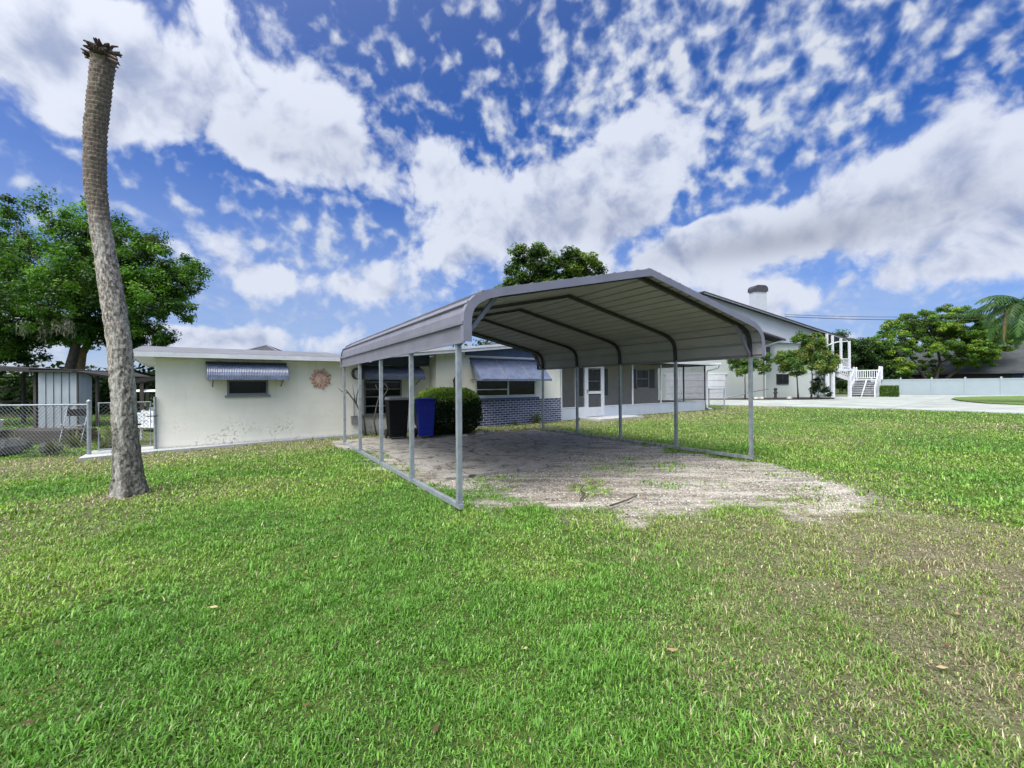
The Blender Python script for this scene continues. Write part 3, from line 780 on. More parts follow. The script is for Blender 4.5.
def house():
    T = 0.18
    # left wing
    wall_with_hole('wall', -0.16, 4.5, -0.1, 2.16, 0, T, [(1.24, 2.15, 1.25, 2.0)], M_CREAM, HOUSE)
    s = MB(); s.box(-0.16, T, -0.1, T - 0.16, 6.0, 2.16); s.box(4.5 - T, T, -0.1, 4.5, 6.0, 2.16); s.box(T, 6.0 - T, -0.1, 4.5 - T, 6.0, 2.16); s.build('wall', M_CREAM, HOUSE)
    r = MB()
    r.prism([(-0.42, 2.27), (3.0, 2.64), (6.4, 2.27), (6.4, 2.235), (3.0, 2.60), (-0.42, 2.235)], 'x', -0.58, 4.36)
    r.build('roof', M_ROOFW, HOUSE)
    f = MB(); f.box(-0.58, -0.455, 2.15, 4.75, -0.425, 2.262); f.box(-0.60, -0.425, 2.13, -0.582, 6.4, 2.26); f.build('fascia', M_TRIM, HOUSE)
    f = MB(); f.box(-0.58, -0.424, 2.165, 4.6, 6.3, 2.19); f.build('soffit', M_TRIM, HOUSE)
    window(1.24, 2.15, 1.25, 2.0, 0.0, rails=((1.29, 2.10, 1.62), ), fm=M_GREYP)
    b = MB()
    for k in range(5): b.box(1.30, 0.05, 1.33 + 0.0 * k, 1.42 + 0.1 * k, 0.055, 1.36)
    awning_curved(0.82, 2.57, 0, 2.04, 1.63, 0.5)
    # recess wall
    RV = 0.5
    wall_with_hole('wall', 4.503, 7.047, -0.1, 2.10, RV, RV + T, [(4.83, 6.05, 0.55, 2.0)], M_CREAM, HOUSE)
    z = MB(); z.prism([(4.503, 2.103), (7.047, 2.163), (7.047, rake_top(7.05) - 0.17), (4.503, rake_top(4.5) - 0.17)], 'y', RV, RV + T); z.build('frieze', M_BLUE, HOUSE)
    window(4.83, 6.05, 0.55, 2.0, RV, rails=((4.87, 6.01, 1.12), (4.87, 6.01, 1.58), (4.87, 6.01, 1.36), (4.87, 6.01, 0.83)), fm=M_GREYP)
    awning_curved(4.72, 6.66, RV, 2.05, 1.65, 0.5)
    # brick fronted block
    wall_with_hole('wall', 7.05, 12.6, 0.925, 2.44, 0, T, [(8.55, 11.30, 1.03, 2.2)], M_CREAM, HOUSE)
    s = MB(); s.box(7.05, T, -0.1, 7.05 + T, 7, 2.44); s.box(12.6 - T, T, -0.1, 12.6, 7, 2.44)
    s.prism([(7.05, 2.443), (8.15, 2.443), (8.15, rake_top(8.15) - 0.16), (7.05, rake_top(7.05) - 0.16)], 'y', 0, T); s.build('wall', M_CREAM, HOUSE)
    z = MB(); z.prism([(8.153, 2.50), (12.6, 2.50), (12.6, rake_top(12.6) - 0.16), (11, rake_top(11) - 0.16), (8.153, rake_top(8.153) - 0.16)], 'y', 0.01, T); z.build('frieze', M_BLUE, HOUSE)
    z = MB(); z.box(8.153, -0.03, 2.443, 12.63, T, 2.497); z.build('frieze_trim', M_TRIM, HOUSE)
    z = MB(); z.box(7.05, -0.02, -0.1, 12.62, T, 0.922); z.build('brick_wainscot', M_BRICK, HOUSE)
    z = MB(); z.box(8.45, -0.085, 0.925, 11.42, -0.004, 0.99); z.build('brick_sill', M_BLUE, HOUSE)
    window(8.55, 11.30, 1.03, 2.2, 0, mullions=(9.98,), rails=((8.59, 9.95, 1.30), (8.59, 9.95, 1.62), (10.01, 11.26, 1.62)), sill=False, fw=0.06)
    awning_flat(8.36, 11.50, 0, 2.36, 1.65, 0.72)
    # low gable roof over recess, brick block and porch side
    us = [4.3, 11.0, 16.5]; zs = [rake_top(u) for u in us]
    r = MB(); r.prism([(us[0], zs[0]), (us[1], zs[1]), (us[2], zs[2]), (us[2], zs[2] - 0.05), (us[1], zs[1] - 0.05), (us[0], zs[0] - 0.05)], 'y', -0.40, 7.4); r.build('roof', M_ROOFW, HOUSE)
    f = MB()
    f.prism([(us[0] - .02, zs[0] + 0.01), (us[1], zs[1] + 0.01), (us[2], zs[2] + 0.01), (us[2], zs[2] - 0.075), (us[1], zs[1] - 0.075), (us[0] - .02, zs[0] - 0.075)], 'y', -0.44, -0.402)
    f.prism([(us[0] - .02, zs[0] - 0.078), (us[1], zs[1] - 0.078), (us[2], zs[2] - 0.078), (us[2], zs[2] - 0.17), (us[1], zs[1] - 0.17), (us[0] - .02, zs[0] - 0.17)], 'y', -0.415, -0.385)
    f.build('rake_board', M_TRIM, HOUSE)
    # screened porch
    PR = 23.5
    k = MB()
    for a, b in ((12.63, 13.46), (15.20, PR)): k.box(a, 0.0, 0.0, b, 0.04, 0.49)
    k.box(PR - 0.04, 0.043, 0.0, PR, 3.6, 0.49); k.build('kick_panel', M_KICK, HOUSE)
    for u in (12.66, 17.2, 19.4, 21.4, 23.47):
        p = MB(); p.box(u - 0.03, -0.012, 0.0 if u > 23 else 0.493, u + 0.03, 0.05, 2.42); p.build('porch_post', M_TRIM if u < 20 else M_FRAME, HOUSE)
    p = MB(); p.box(12.6, -0.014, 0.485, 13.48, 0.054, 0.515); p.box(15.2, -0.014, 0.485, PR, 0.054, 0.515); p.build('porch_rail', M_TRIM, HOUSE)
    p = MB(); p.box(PR - 0.055, 3.55, 0, PR - 0.0, 3.6, 2.42); p.box(12.63, -0.015, 2.42, PR + 0.01, 0.055, 2.47); p.box(PR - .055, 0.057, 2.42, PR + .01, 3.6, 2.47); p.build('porch_beam', M_FRAME, HOUSE)
    for a, b in ((12.69, 13.47), (15.2, 17.17), (17.23, 19.37), (19.43, 21.37), (21.43, 23.44)):
        q = MB(); q.box(a, 0.018, 0.515, b, 0.021, 2.42); q.build('porch_screen', M_SCREEN, HOUSE)
    q = MB(); q.box(PR - 0.03, 0.06, 0.5, PR - 0.027, 3.55, 2.42); q.build('porch_screen', M_SCREEN, HOUSE)
    r = MB(); r.prism([(-0.42, 2.50), (4.0, 2.62), (4.0, 2.56), (-0.42, 2.475)], 'x', 12.4, 24.35); r.build('porch_roof', M_ROOFW, HOUSE)
    f = MB(); f.box(12.4, -0.455, 2.46, 24.37, -0.425, 2.545); f.box(24.352, -0.424, 2.47, 24.372, 4.0, 2.61); f.build('porch_fascia', M_WHITE, HOUSE)
    s = MB(); s.box(12.63, 0.05, 0.0, PR - 0.05, 3.6, 0.06); s.build('porch_floor', M_CONC, HOUSE)
    g = MB(); g.tube([(24.3, -0.38, 2.45), (24.15, -0.36, 2.30), (23.62, -0.06, 2.16), (23.58, -0.04, 2.05)], 0.035, 8); g.tube([(23.58, -0.04, 2.06), (23.58, -0.04, 0.12), (23.75, -0.2, 0.05)], 0.038, 8); g.build('downspout', M_WHITE, HOUSE)
    # door with sidelight
    d = MB()
    for u in (13.50, 14.03): d.box(u - 0.035, -0.03, 0.06, u + 0.035, 0.06, 2.36)
    d.box(13.465, -0.03, 2.30, 15.2, 0.06, 2.37); d.box(15.13, -0.03, 0.06, 15.2, 0.06, 2.30); d.box(13.535, -0.02, 0.06, 13.995, 0.05, 0.5)
    d.build('door_frame', M_WHITE, HOUSE)
    q = MB(); q.box(13.535, 0.01, 0.5, 13.995, 0.013, 2.30); q.build('porch_screen', M_SCREEN, HOUSE)
    d = MB(); a, b = -0.028, 0.012
    d.box(14.07, a, 0.08, 14.20, b, 2.28); d.box(15.00, a, 0.08, 15.125, b, 2.28); d.box(14.20, a, 2.16, 15.00, b, 2.28); d.box(14.20, a, 0.08, 15.00, b, 0.48); d.box(14.20, a, 1.05, 15.00, b, 1.17)
    dr = d.build('screen_door', M_WHITE, HOUSE)
    q = MB(); q.box(14.20, -0.008, 0.48, 15.00, -0.005, 2.16); q.build('door_screen', M_SCREEN, dr)
    q = MB(); q.box(14.11, -0.05, 1.08, 14.16, -0.03, 1.24); q.tube([(14.135, -0.05, 1.16), (14.135, -0.075, 1.16), (14.21, -0.08, 1.16)], 0.012, 6); q.build('handle', M_GREYP, dr)
    # inner wall behind the porch
    IV = 2.0
    wall_with_hole('wall', 12.63, 22.0, 0.0, 2.55, IV, IV + T, [(16.2, 17.2, 0.9, 2.25), (20.05, 21.12, 1.23, 2.27)], M_IWALL, HOUSE)
    s = MB(); s.box(22.0 - T, IV + T, 0, 22.0, 7, 2.55); s.box(12.6, 6.9, 0, 22.0 - T, 7.05, 2.55); s.build('wall', M_IWALL, HOUSE)
    window(16.2, 17.2, 0.9, 2.25, IV, rails=((16.24, 17.16, 1.62),), fm=M_TRIM)
    window(20.05, 21.12, 1.23, 2.27, IV, rails=((20.09, 21.08, 1.75),), fm=M_TRIM)
    for a, b, c, d_ in ((17.3, 17.72, 0.9, 2.25), (19.62, 20.0, 1.22, 2.28), (21.18, 21.65, 1.22, 2.28), (15.7, 16.12, 0.9, 2.25)):
        q = MB(); q.box(a, IV - 0.035, c, b, IV - 0.003, d_)
        kk = int((d_ - c) / 0.06)
        for i in range(1, kk): q.box(a + 0.05, IV - 0.043, c + 0.06 * i, b - 0.05, IV - 0.036, c + 0.06 * i + 0.035)
        q.build('shutter', M_SHUT, HOUSE)
house()

# things fixed to or leaning on the house front
def sun_ornament():
    root = empty('sun_ornament', (*hw(3.45, -0.02), 1.67), HT, 'faded terracotta sun face hanging on the cream wall right of the window', 'wall decoration')
    d = MB(); d.lathe([(0.165, 0), (0.17, 0.02), (0.15, 0.035), (0.08, 0.055), (0.01, 0.06)], 28)
    d.v = [(x, -z, y) for x, y, z in d.v]
    d.build('disc', M_TERRAL, root, smooth=True)
    for k in range(14):
        a = 2 * math.pi * k / 14
        def p(r, t, z): return (math.cos(a + t) * r, z, math.sin(a + t) * r)
        m = MB()
        m.tube([p(0.155, 0, -0.015), p(0.20, 0.10, -0.02), p(0.245, 0.02, -0.02), p(0.285, -0.12, -0.018)] if k % 2 else [p(0.155, 0, -0.015), p(0.20, 0.05, -0.022), p(0.27, 0.0, -0.012)],
               [0.035, 0.034, 0.024, 0.020] if k % 2 else [0.038, 0.035, 0.008], 6)
        m.build('ray', M_TERRA, root, smooth=True)
    f = MB()
    for sx in (-0.055, 0.055):
        f.lathe([(0.024, 0), (0.018, 0.012)], 8, (sx, 0.045, 0.045)); f.tube([(sx - 0.035, 0.085, 0.05), (sx, 0.095, 0.054), (sx + 0.035, 0.085, 0.05)], 0.008, 5)
    f.tube([(0, 0.05, 0.058), (0, -0.02, 0.075), (0.012, -0.028, 0.065)], 0.014, 6); f.tube([(-0.055, -0.07, 0.05), (0, -0.085, 0.056), (0.055, -0.07, 0.05)], 0.011, 5)
    f.v = [(x, -z, y) for x, y, z in f.v]
    f.build('face', M_TERRA, root, smooth=True)
sun_ornament()

m = MB(); m.box(-0.08, -0.09, 0, 0.08, 0, 0.22); m.box(-0.09, -0.10, 0.205, 0.09, 0, 0.225); m.tube([(0, -0.04, 0.22), (0, -0.04, 0.75)], 0.014, 6)
o = m.build('outlet_box', M_GREYP, None, bevel=0.006); o.location = (*hw(4.36, -0.002), 0.36); o.rotation_euler = (0, 0, HT)
tag(o, 'small grey outlet box low on the cream wall by the bare sapling', 'outlet box')
m = MB()
path = [(0.14 * math.cos(t) * (1 - t * 0.02), -0.07 - 0.008 * t, 0.16 * math.sin(t)) for t in np.linspace(0, 17, 60)]
m.tube(path, 0.016, 6); m.tube([(0, 0, 0.12), (0, -0.12, 0.12)], 0.018, 6)
o = m.build('hose_coil', M_FRAME, None); o.location = (*hw(4.42, 0), 1.82); o.rotation_euler = (0, 0, HT)
tag(o, 'coiled dark hose hung high on the left wing corner', 'hose')
# iron bird ornament on the wall over the bush
m = MB()
m.tube([(0, -0.03, 0.02), (0.03, -0.05, 0.12), (0.02, -0.06, 0.26), (0.06, -0.05, 0.36), (0.12, -0.05, 0.40)], [0.03, 0.075, 0.095, 0.055, 0.02], 8)
m.tube([(0.0, -0.04, 0.06), (-0.06, -0.05, -0.10)], [0.03, 0.012], 6); m.tube([(0.03, -0.05, 0.08), (0.05, -0.05, -0.14)], [0.015, 0.01], 6)
o = m.build('bird_ornament', M_IRON, None, smooth=True); o.location = (*hw(7.72, 0), 1.38); o.rotation_euler = (0, 0, HT)
tag(o, 'black iron bird ornament on the cream wall above the clipped bush', 'wall decoration')

# ------------------------------------------------------------------ wheelie bins
def bin_(name, loc, rz, mb_, ml, label, w=0.60, d=0.68, h=1.1):
    root = empty(name, loc, rz, label, 'bin', 'wheeled bins beside the house')
    b = MB(); w0, d0 = w * 0.40, d * 0.36; w1, d1 = w / 2, d / 2
    z0, z1, z2 = 0.06, h * 0.86, h * 0.93
    def ring(a, c, z): return [(-a, -c, z), (a, -c, z), (a, c, z), (-a, c, z)]
    b.hexa(ring(w0, d0, z0) + ring(w1 * .96, d1 * .95, z1)); b.hexa(ring(w1, d1, z1 + 0.001) + ring(w1, d1, z2))
    b.box(-w0 * .7, -d0 - 0.03, 0.16, w0 * .7, -d0 - 0.012, 0.24); b.box(-w0 * .8, d0 - 0.02, 0.02, w0 * .8, d0 + 0.05, 0.16)
    b.build('body', mb_, root, bevel=0.02)
    l = MB(); l.hexa(ring(w1 * 1.04, d1 * 1.04, z2 + 0.002) + ring(w1 * .95, d1 * .93, z2 + 0.075)); l.box(-w1 * .8, d1 * .9, z2 + .02, w1 * .8, d1 * 1.16, z2 + .06); l.build('lid', ml, root, bevel=0.02)
    hnd = MB(); hnd.tube([(-w1 * .7, d1 * 1.0, z2 - .03), (-w1 * .7, d1 * 1.22, z2), (w1 * .7, d1 * 1.22, z2), (w1 * .7, d1 * 1.0, z2 - .03)], 0.016, 8); hnd.build('handle', mb_, root)
    for s in (-1, 1):
        wl = MB(); wl.lathe([(0.04, -0.025), (0.115, -0.025), (0.125, -0.01), (0.125, 0.01), (0.115, 0.025), (0.04, 0.025)], 20)
        wl.v = [(s * (w0 + 0.03) + z, y + d0 + 0.03, x + 0.125) for x, y, z in wl.v]
        wl.build('wheel', M_RUB, root, smooth=False)
    return root
bin_('wheelie_bin', (-3.13, 11.9, 0.025), R(27), M_BLACKP, M_GREYP, 'black wheelie bin with grey lid standing under the left wing awning', w=0.55, d=0.56, h=1.13)
bin_('wheelie_bin', (-2.41, 12.1, 0.025), R(22), M_BLUEP, M_BLUEP, 'blue wheelie bin standing between the black bin and clipped bush', w=0.48, d=0.52, h=1.08)

# ------------------------------------------------------------------ foliage generators
def leaves(centers, radii, n_each, size, cols, flat=1.0, droop=0.0, seed=1, aspect=0.5, density_pow=0.6):
    rng = np.random.default_rng(seed)
    centers = np.asarray(centers, float); radii = np.asarray(radii, float)
    k = len(centers); n = k * n_each
    idx = np.repeat(np.arange(k), n_each)
    d = rng.normal(0, 1, (n, 3)); d /= np.linalg.norm(d, axis=1)[:, None]
    r = rng.uniform(0, 1, n) ** density_pow
    p = centers[idx] + d * (radii[idx] * r)[:, None] * np.array([1, 1, flat])
    # each leaf: pointed rhomb
    nrm = d * 0.7 + np.array([0, 0, 0.6]) + rng.normal(0, 0.55, (n, 3)); nrm /= np.linalg.norm(nrm, axis=1)[:, None]
    t = rng.normal(0, 1, (n, 3)) + np.array([0, 0, -droop]); t -= (t * nrm).sum(1)[:, None] * nrm; t /= np.linalg.norm(t, axis=1)[:, None] + 1e-9
    b = np.cross(nrm, t)
    s = size * rng.uniform(0.6, 1.3, n)[:, None]
    V = np.stack([p - t * s * 0.5, p + b * s * aspect * 0.5 + nrm * s * 0.08, p + t * s * 0.5, p - b * s * aspect * 0.5 + nrm * s * 0.08], 1)
    F = np.arange(n * 4).reshape(n, 4)
    cols = np.asarray(cols, float)
    ck = cols[rng.integers(0, len(cols), k)] * rng.uniform(0.75, 1.3, (k, 1))
    C = ck[idx] * rng.uniform(0.75, 1.25, (n, 1))
    C = np.repeat(C[:, None], 4, 1).reshape(-1, 3)
    return V.reshape(-1, 3), F, C

def clumps(blobs, seed, shell=0.36):
    rng = np.random.default_rng(seed)
    cs, rs = [], []
    for (cx, cy, cz, rx, ry, rz, n, cr) in blobs:
        d = rng.normal(0, 1, (n, 3)); d /= np.linalg.norm(d, axis=1)[:, None]
        r = rng.uniform(0, 1, n) ** shell
        cs.append(np.array([cx, cy, cz]) + d * r[:, None] * np.array([rx, ry, rz])); rs.append(cr * rng.uniform(0.6, 1.25, n))
    return np.concatenate(cs), np.concatenate(rs)

def limb_path(a, b, rng, lift=0.15):
    a, b = np.array(a, float), np.array(b, float); L = np.linalg.norm(b - a); pts = []
    side = rng.normal(0, 0.06 * L, 3)
    for t in np.linspace(0, 1, 6):
        p = a + (b - a) * t + side * math.sin(math.pi * t); p[2] += lift * L * math.sin(math.pi * t) * (0.5)
        pts.append(tuple(p))
    return pts

def tree(name, base, label, cat, blobs, trunk, cols, seed, n_each=90, size=0.16, trunk_r=0.25, bark=None, limbs=16, forks=None, group=None, shell=0.36, twigs=True, flat=0.8, moss=None, limb_r=0.3, droop=0.0):
    """trunk: path of local points; blobs local; everything parented to an Empty at the base"""
    rng = np.random.default_rng(seed)
    root = empty(name, base, 0, label, cat, group)
    cs, rs = clumps(blobs, seed, shell)
    mb = MB()
    tp = trunk if isinstance(trunk[0][0], (tuple, list)) else [trunk]
    tops = []
    for path in tp:
        k = len(path); r0 = trunk_r if len(tp) == 1 else trunk_r * 0.75
        rad = [r0 * (1.35 if i == 0 else 1 - 0.5 * i / (k - 1)) for i in range(k)]
        mb.tube(path, rad, 9)
        tops.append((np.array(path[-1]), rad[-1])); tops.append((np.array(path[-2]), rad[-2] * .8))
    ids = rng.permutation(len(cs))[:limbs]
    nodes = []
    for i in ids:
        j = min(range(len(tops)), key=lambda q: np.linalg.norm(tops[q][0] - cs[i]) + rng.uniform(0, 1.0))
        p = limb_path(tops[j][0], cs[i], rng); r = tops[j][1] * rng.uniform(0.6, 1.0) * (limb_r / 0.3) * 0.6
        mb.tube(p, [r * (1 - 0.85 * t) for t in np.linspace(0, 1, 6)], 6)
        nodes += [(np.array(q), r * (1 - .85 * t)) for q, t in zip(p[2:], np.linspace(0.4, 1, 4))]
    if twigs and nodes:
        NP = np.array([q[0] for q in nodes])
        for i in range(len(cs)):
            j = int(np.argmin(np.linalg.norm(NP - cs[i], axis=1)))
            if np.linalg.norm(NP[j] - cs[i]) > 0.05:
                mb.tube(limb_path(NP[j], cs[i], rng, 0.1), [max(0.008, nodes[j][1] * 0.45 * (1 - .8 * t)) for t in np.linspace(0, 1, 6)], 4)
    mb.build('trunk', bark or M_BARK, root, smooth=True)
    V, F, C = leaves(cs, rs, n_each, size, cols, flat=flat, seed=seed + 5, droop=droop)
    np_mesh('crown', V, F, M_LEAF, root, color=C)
    if moss:
        mc, mr = clumps(moss, seed + 9)
        V, F, C = leaves(mc, mr * np.ones(len(mc)), 60, 0.30, [(0.16, 0.18, 0.13), (0.21, 0.22, 0.17)], flat=1.8, seed=seed + 7, droop=6, aspect=0.12)
        np_mesh('hanging_moss', V, F, M_LEAF, root, color=C)
    return root

OAK = [(0.045, 0.12, 0.016), (0.075, 0.18, 0.022), (0.12, 0.25, 0.03), (0.033, 0.08, 0.013)]
YEL = [(0.10, 0.21, 0.025), (0.16, 0.27, 0.03), (0.07, 0.15, 0.022), (0.19, 0.27, 0.035)]
DRK = [(0.02, 0.05, 0.012), (0.032, 0.075, 0.014), (0.016, 0.038, 0.010)]
MYR = [(0.075, 0.15, 0.026), (0.13, 0.20, 0.036), (0.055, 0.12, 0.024), (0.16, 0.19, 0.04)]

tree('oak_tree', (-23.5, 23.0, 0), 'dark spreading oak draped with grey moss at the photo\'s far left edge', 'tree',
     [(-1.7, 0, 8.4, 3.4, 3.0, 2.3, 80, 0.72), (0.6, 0.3, 10.2, 2.0, 2.0, 1.4, 34, 0.58), (-0.6, -1.0, 6.0, 3.4, 2.6, 1.5, 60, 0.64), (1.9, -1.2, 6.8, 1.7, 1.8, 1.6, 34, 0.6), (-4.4, 0, 6.8, 3, 3, 3.2, 64, 0.78), (-2.3, 0, 4.3, 3.2, 2.2, 0.8, 34, 0.5), (-3.6, 0, 11.0, 1.6, 1.6, 1.0, 14, .5), (-1.0, -.8, 4.5, 3.4, 1.8, 0.9, 60, .5), (-3.6, -.5, 3.2, 2.6, 1.8, 0.9, 60, .52)],
     [(-0.2, 0, 0), (0.1, 0, 1.8), (0.5, 0, 3.2), (0.8, 0, 4.6), (0.8, 0, 5.8)], OAK, 31, n_each=170, size=0.16, trunk_r=0.28, bark=M_BARKD, limbs=30,
     moss=[(-2.8, -2.4, 5.0, 1.8, 0.8, 1.3, 16, 0.42), (1.2, -2.3, 4.4, 1.4, 0.6, 0.6, 8, 0.32), (-3.0, -2.5, 7.0, 1.2, .6, 1.0, 9, 0.4)])
tree('oak_tree', (-24.2, 24.5, 0), 'broad leafy green oak rising just behind the topped palm trunk', 'tree',
     [(3.5, 0, 8.3, 2.4, 2.4, 1.9, 60, 0.6), (5.1, 0, 7.7, 1.7, 2.0, 1.5, 40, 0.52), (1.9, 0, 9.2, 2.0, 2.2, 1.6, 36, 0.6), (3.8, -1, 5.8, 2.4, 2.2, 1.2, 46, 0.52), (5.2, -0.6, 6.0, 1.5, 1.6, 1.0, 30, 0.48), (1.4, 0, 6.6, 2.0, 2.0, 2.2, 44, 0.64), (4.4, -.4, 4.4, 1.3, 1.2, 0.5, 18, 0.42), (1.6, -.6, 4.7, 2.4, 1.6, 0.9, 50, .48), (3.2, 0, 4.0, 1.4, 1.4, 0.6, 24, .42)],
     [(0.0, 0, 0), (0.0, 0, 2), (0.2, 0, 3.4), (1.0, 0, 4.8), (1.9, 0, 6.0)], OAK, 33, n_each=180, size=0.16, trunk_r=0.24, bark=M_BARKB, limbs=34)
tree('shade_tree', (3.6, 37, 0), 'round topped green tree showing above the carport ridge', 'tree',
     [(-1.4, 0, 11.2, 2.5, 2.4, 2.1, 60, 0.7), (2.0, 0, 11.0, 2.2, 2.4, 2.0, 54, 0.7), (-3.6, 0, 9.6, 1.5, 1.6, 0.8, 12, 0.5), (0, 0, 9.0, 3.8, 2.5, 1.4, 60, 0.8)],
     [(0, 0, 0), (0, 0, 3), (-0.1, 0, 6), (0, 0, 8)], [(0.035, 0.08, 0.012), (0.065, 0.125, 0.018), (0.10, 0.16, 0.02), (0.028, 0.055, 0.010)], 41, n_each=210, size=0.27, trunk_r=0.3, limbs=24)

# right hand trees
tree('spreading_tree', (56.0, 58.5, 0), 'yellow green spreading tree with open branching behind the white fence', 'tree',
     [(-5.8, 0, 6.4, 3.2, 3, 2.2, 70, 0.65), (-2.2, 0, 8.8, 3.6, 3, 2.2, 90, 0.62), (2.2, 0, 9.4, 3.8, 3.2, 2.4, 100, 0.66), (5.6, 0, 8.0, 3.8, 3, 2.4, 100, 0.66), (8.0, 0, 6.8, 2.6, 3, 1.9, 60, 0.62), (2.8, -2.0, 5.6, 3.4, 2, 1.6, 60, 0.58), (-6.4, -1, 3.4, 2.8, 2, 1.6, 60, 0.65), (-1.4, -1.5, 6.0, 2.6, 2, 1.4, 30, 0.55), (-4.0, 2.5, 3.2, 3.4, 1.5, 1.4, 40, .7), (4.5, -1.5, 4.4, 3.0, 1.6, 1.3, 34, .55), (0.6, 1.5, 3.6, 2.2, 1.2, 1.5, 16, .6)],
     [[(0, 0, 0), (-0.6, 0, 1.6), (-1.8, 0, 3.4), (-3.0, 0, 5.2)], [(0.3, 0, 0), (0.6, 0, 1.8), (1.2, 0, 4.0), (0.8, 0, 6.2)], [(0.7, 0, 0), (2.2, 0, 2.0), (4.0, 0, 3.6), (5.4, 0, 4.8)], [(-0.5, 0, 0), (-2.2, 0, 1.6), (-4.4, 0, 3.0), (-5.4, 0, 4.2)]],
     YEL + [(0.06, 0.13, 0.02), (0.09, 0.17, 0.022)], 51, n_each=150, size=0.25, flat=0.55, trunk_r=0.32, limbs=60, bark=M_BARKD, limb_r=0.42)
tree('evergreen_tree', (45.0, 58, 0), 'dark leafy tree just behind the white outdoor staircase', 'tree',
     [(0, 0, 4.6, 3.4, 3, 2.6, 80, 0.9), (-2.4, 0, 6.4, 2.4, 2, 1.7, 40, 0.8), (2.8, 0, 3.6, 2.8, 2, 2.2, 60, 0.85), (0.5, -1, 1.8, 4.4, 2, 1.3, 70, 0.9), (3.6, 0, 5.6, 2, 2, 1.2, 24, .8)],
     [(0, 0, 0), (0, 0, 1.5), (0.1, 0, 3.0), (0, 0, 4.2)], DRK + [(0.05, 0.11, 0.02)], 53, n_each=170, size=0.28, trunk_r=0.25, limbs=22, bark=M_BARKD)
tree('evergreen_tree', (80.0, 74, 0), 'dense mid green tree partly hidden by the drooping palm', 'tree',
     [(-1, 0, 6.0, 4.5, 3.5, 3.6, 110, 0.95), (3, 0, 9.2, 3.8, 3, 2.6, 70, 0.95), (-2.5, 0, 3.0, 3, 2, 1.6, 40, .8)],
     [(0, 0, 0), (0, 0, 2.0), (0.1, 0, 4.0), (0, 0, 6.0)], [(0.06, 0.13, 0.02), (0.11, 0.20, 0.025), (0.04, 0.085, 0.016)], 55, n_each=160, size=0.30, trunk_r=0.25, limbs=20, bark=M_BARKD)
tree('evergreen_tree', (69.0, 79, 0), 'tall green tree filling the gap behind the yellow green spreading tree', 'tree',
     [(0, 0, 5.0, 5.5, 3, 4.2, 120, 1.0), (-5, 0, 3.2, 4, 2.5, 2.6, 70, .95)],
     [(0, 0, 0), (0, 0, 2.0), (0.1, 0, 3.4), (0, 0, 5.0)], [(0.045, 0.10, 0.018), (0.07, 0.14, 0.02), (0.03, 0.065, 0.014)], 57, n_each=150, size=0.32, trunk_r=0.25, limbs=20, bark=M_BARKD)
tree('crepe_myrtle', (24.9, 37.2, 0.05), 'full crepe myrtle with bronze green crown before the neighbour house', 'tree',
     [(0, 0, 3.1, 2.4, 1.6, 1.1, 80, 0.42), (-1.3, 0, 3.6, 1.2, 1.1, 0.9, 30, 0.4), (1.0, 0, 4.2, 1.6, 1.1, 0.9, 46, 0.42), (0.2, 0, 5.1, 1.2, 0.9, 0.55, 20, 0.34), (1.9, 0, 3.2, .9, .9, .9, 22, .38)],
     [[(-0.6, 0, 0), (-0.65, 0, 0.9), (-0.7, 0, 1.9), (-0.8, 0, 2.8)], [(0.5, 0, 0), (0.55, 0, 1.0), (0.6, 0, 2.0), (0.5, 0, 3.0)]],
     MYR, 61, n_each=150, size=0.17, trunk_r=0.085, limbs=20, bark=M_BARKD)
tree('crepe_myrtle', (20.2, 38.0, 0.05), 'thin young crepe myrtle with one slender stem behind carport post', 'tree',
     [(0, 0, 2.8, 1.4, 1.1, 0.9, 46, 0.34), (1.4, 0, 3.3, 0.9, 0.8, 1.2, 26, 0.32), (-0.6, 0, 3.7, 0.9, 0.8, 0.9, 22, 0.3)],
     [(0, 0, 0), (0.02, 0, 0.9), (0, 0, 1.7), (0.05, 0, 2.4)], MYR[:1] + MYR[2:3] + [(0.10, 0.16, 0.03)], 63, n_each=110, size=0.16, trunk_r=0.055, limbs=14, bark=M_BARKD)
tree('rose_bush', (26.2, 37.5, 0.05), 'small dark straggly shrub at the foot of the larger crepe myrtle', 'shrub',
     [(0, 0, 1.0, 0.8, 0.6, 0.8, 30, 0.26), (0.7, 0, 0.5, 0.5, 0.4, 0.4, 10, 0.22)],
     [(0, 0, 0), (0, 0, 0.4), (0.05, 0, 0.8), (0, 0, 1.1)], DRK, 65, n_each=70, size=0.14, trunk_r=0.04, limbs=8)

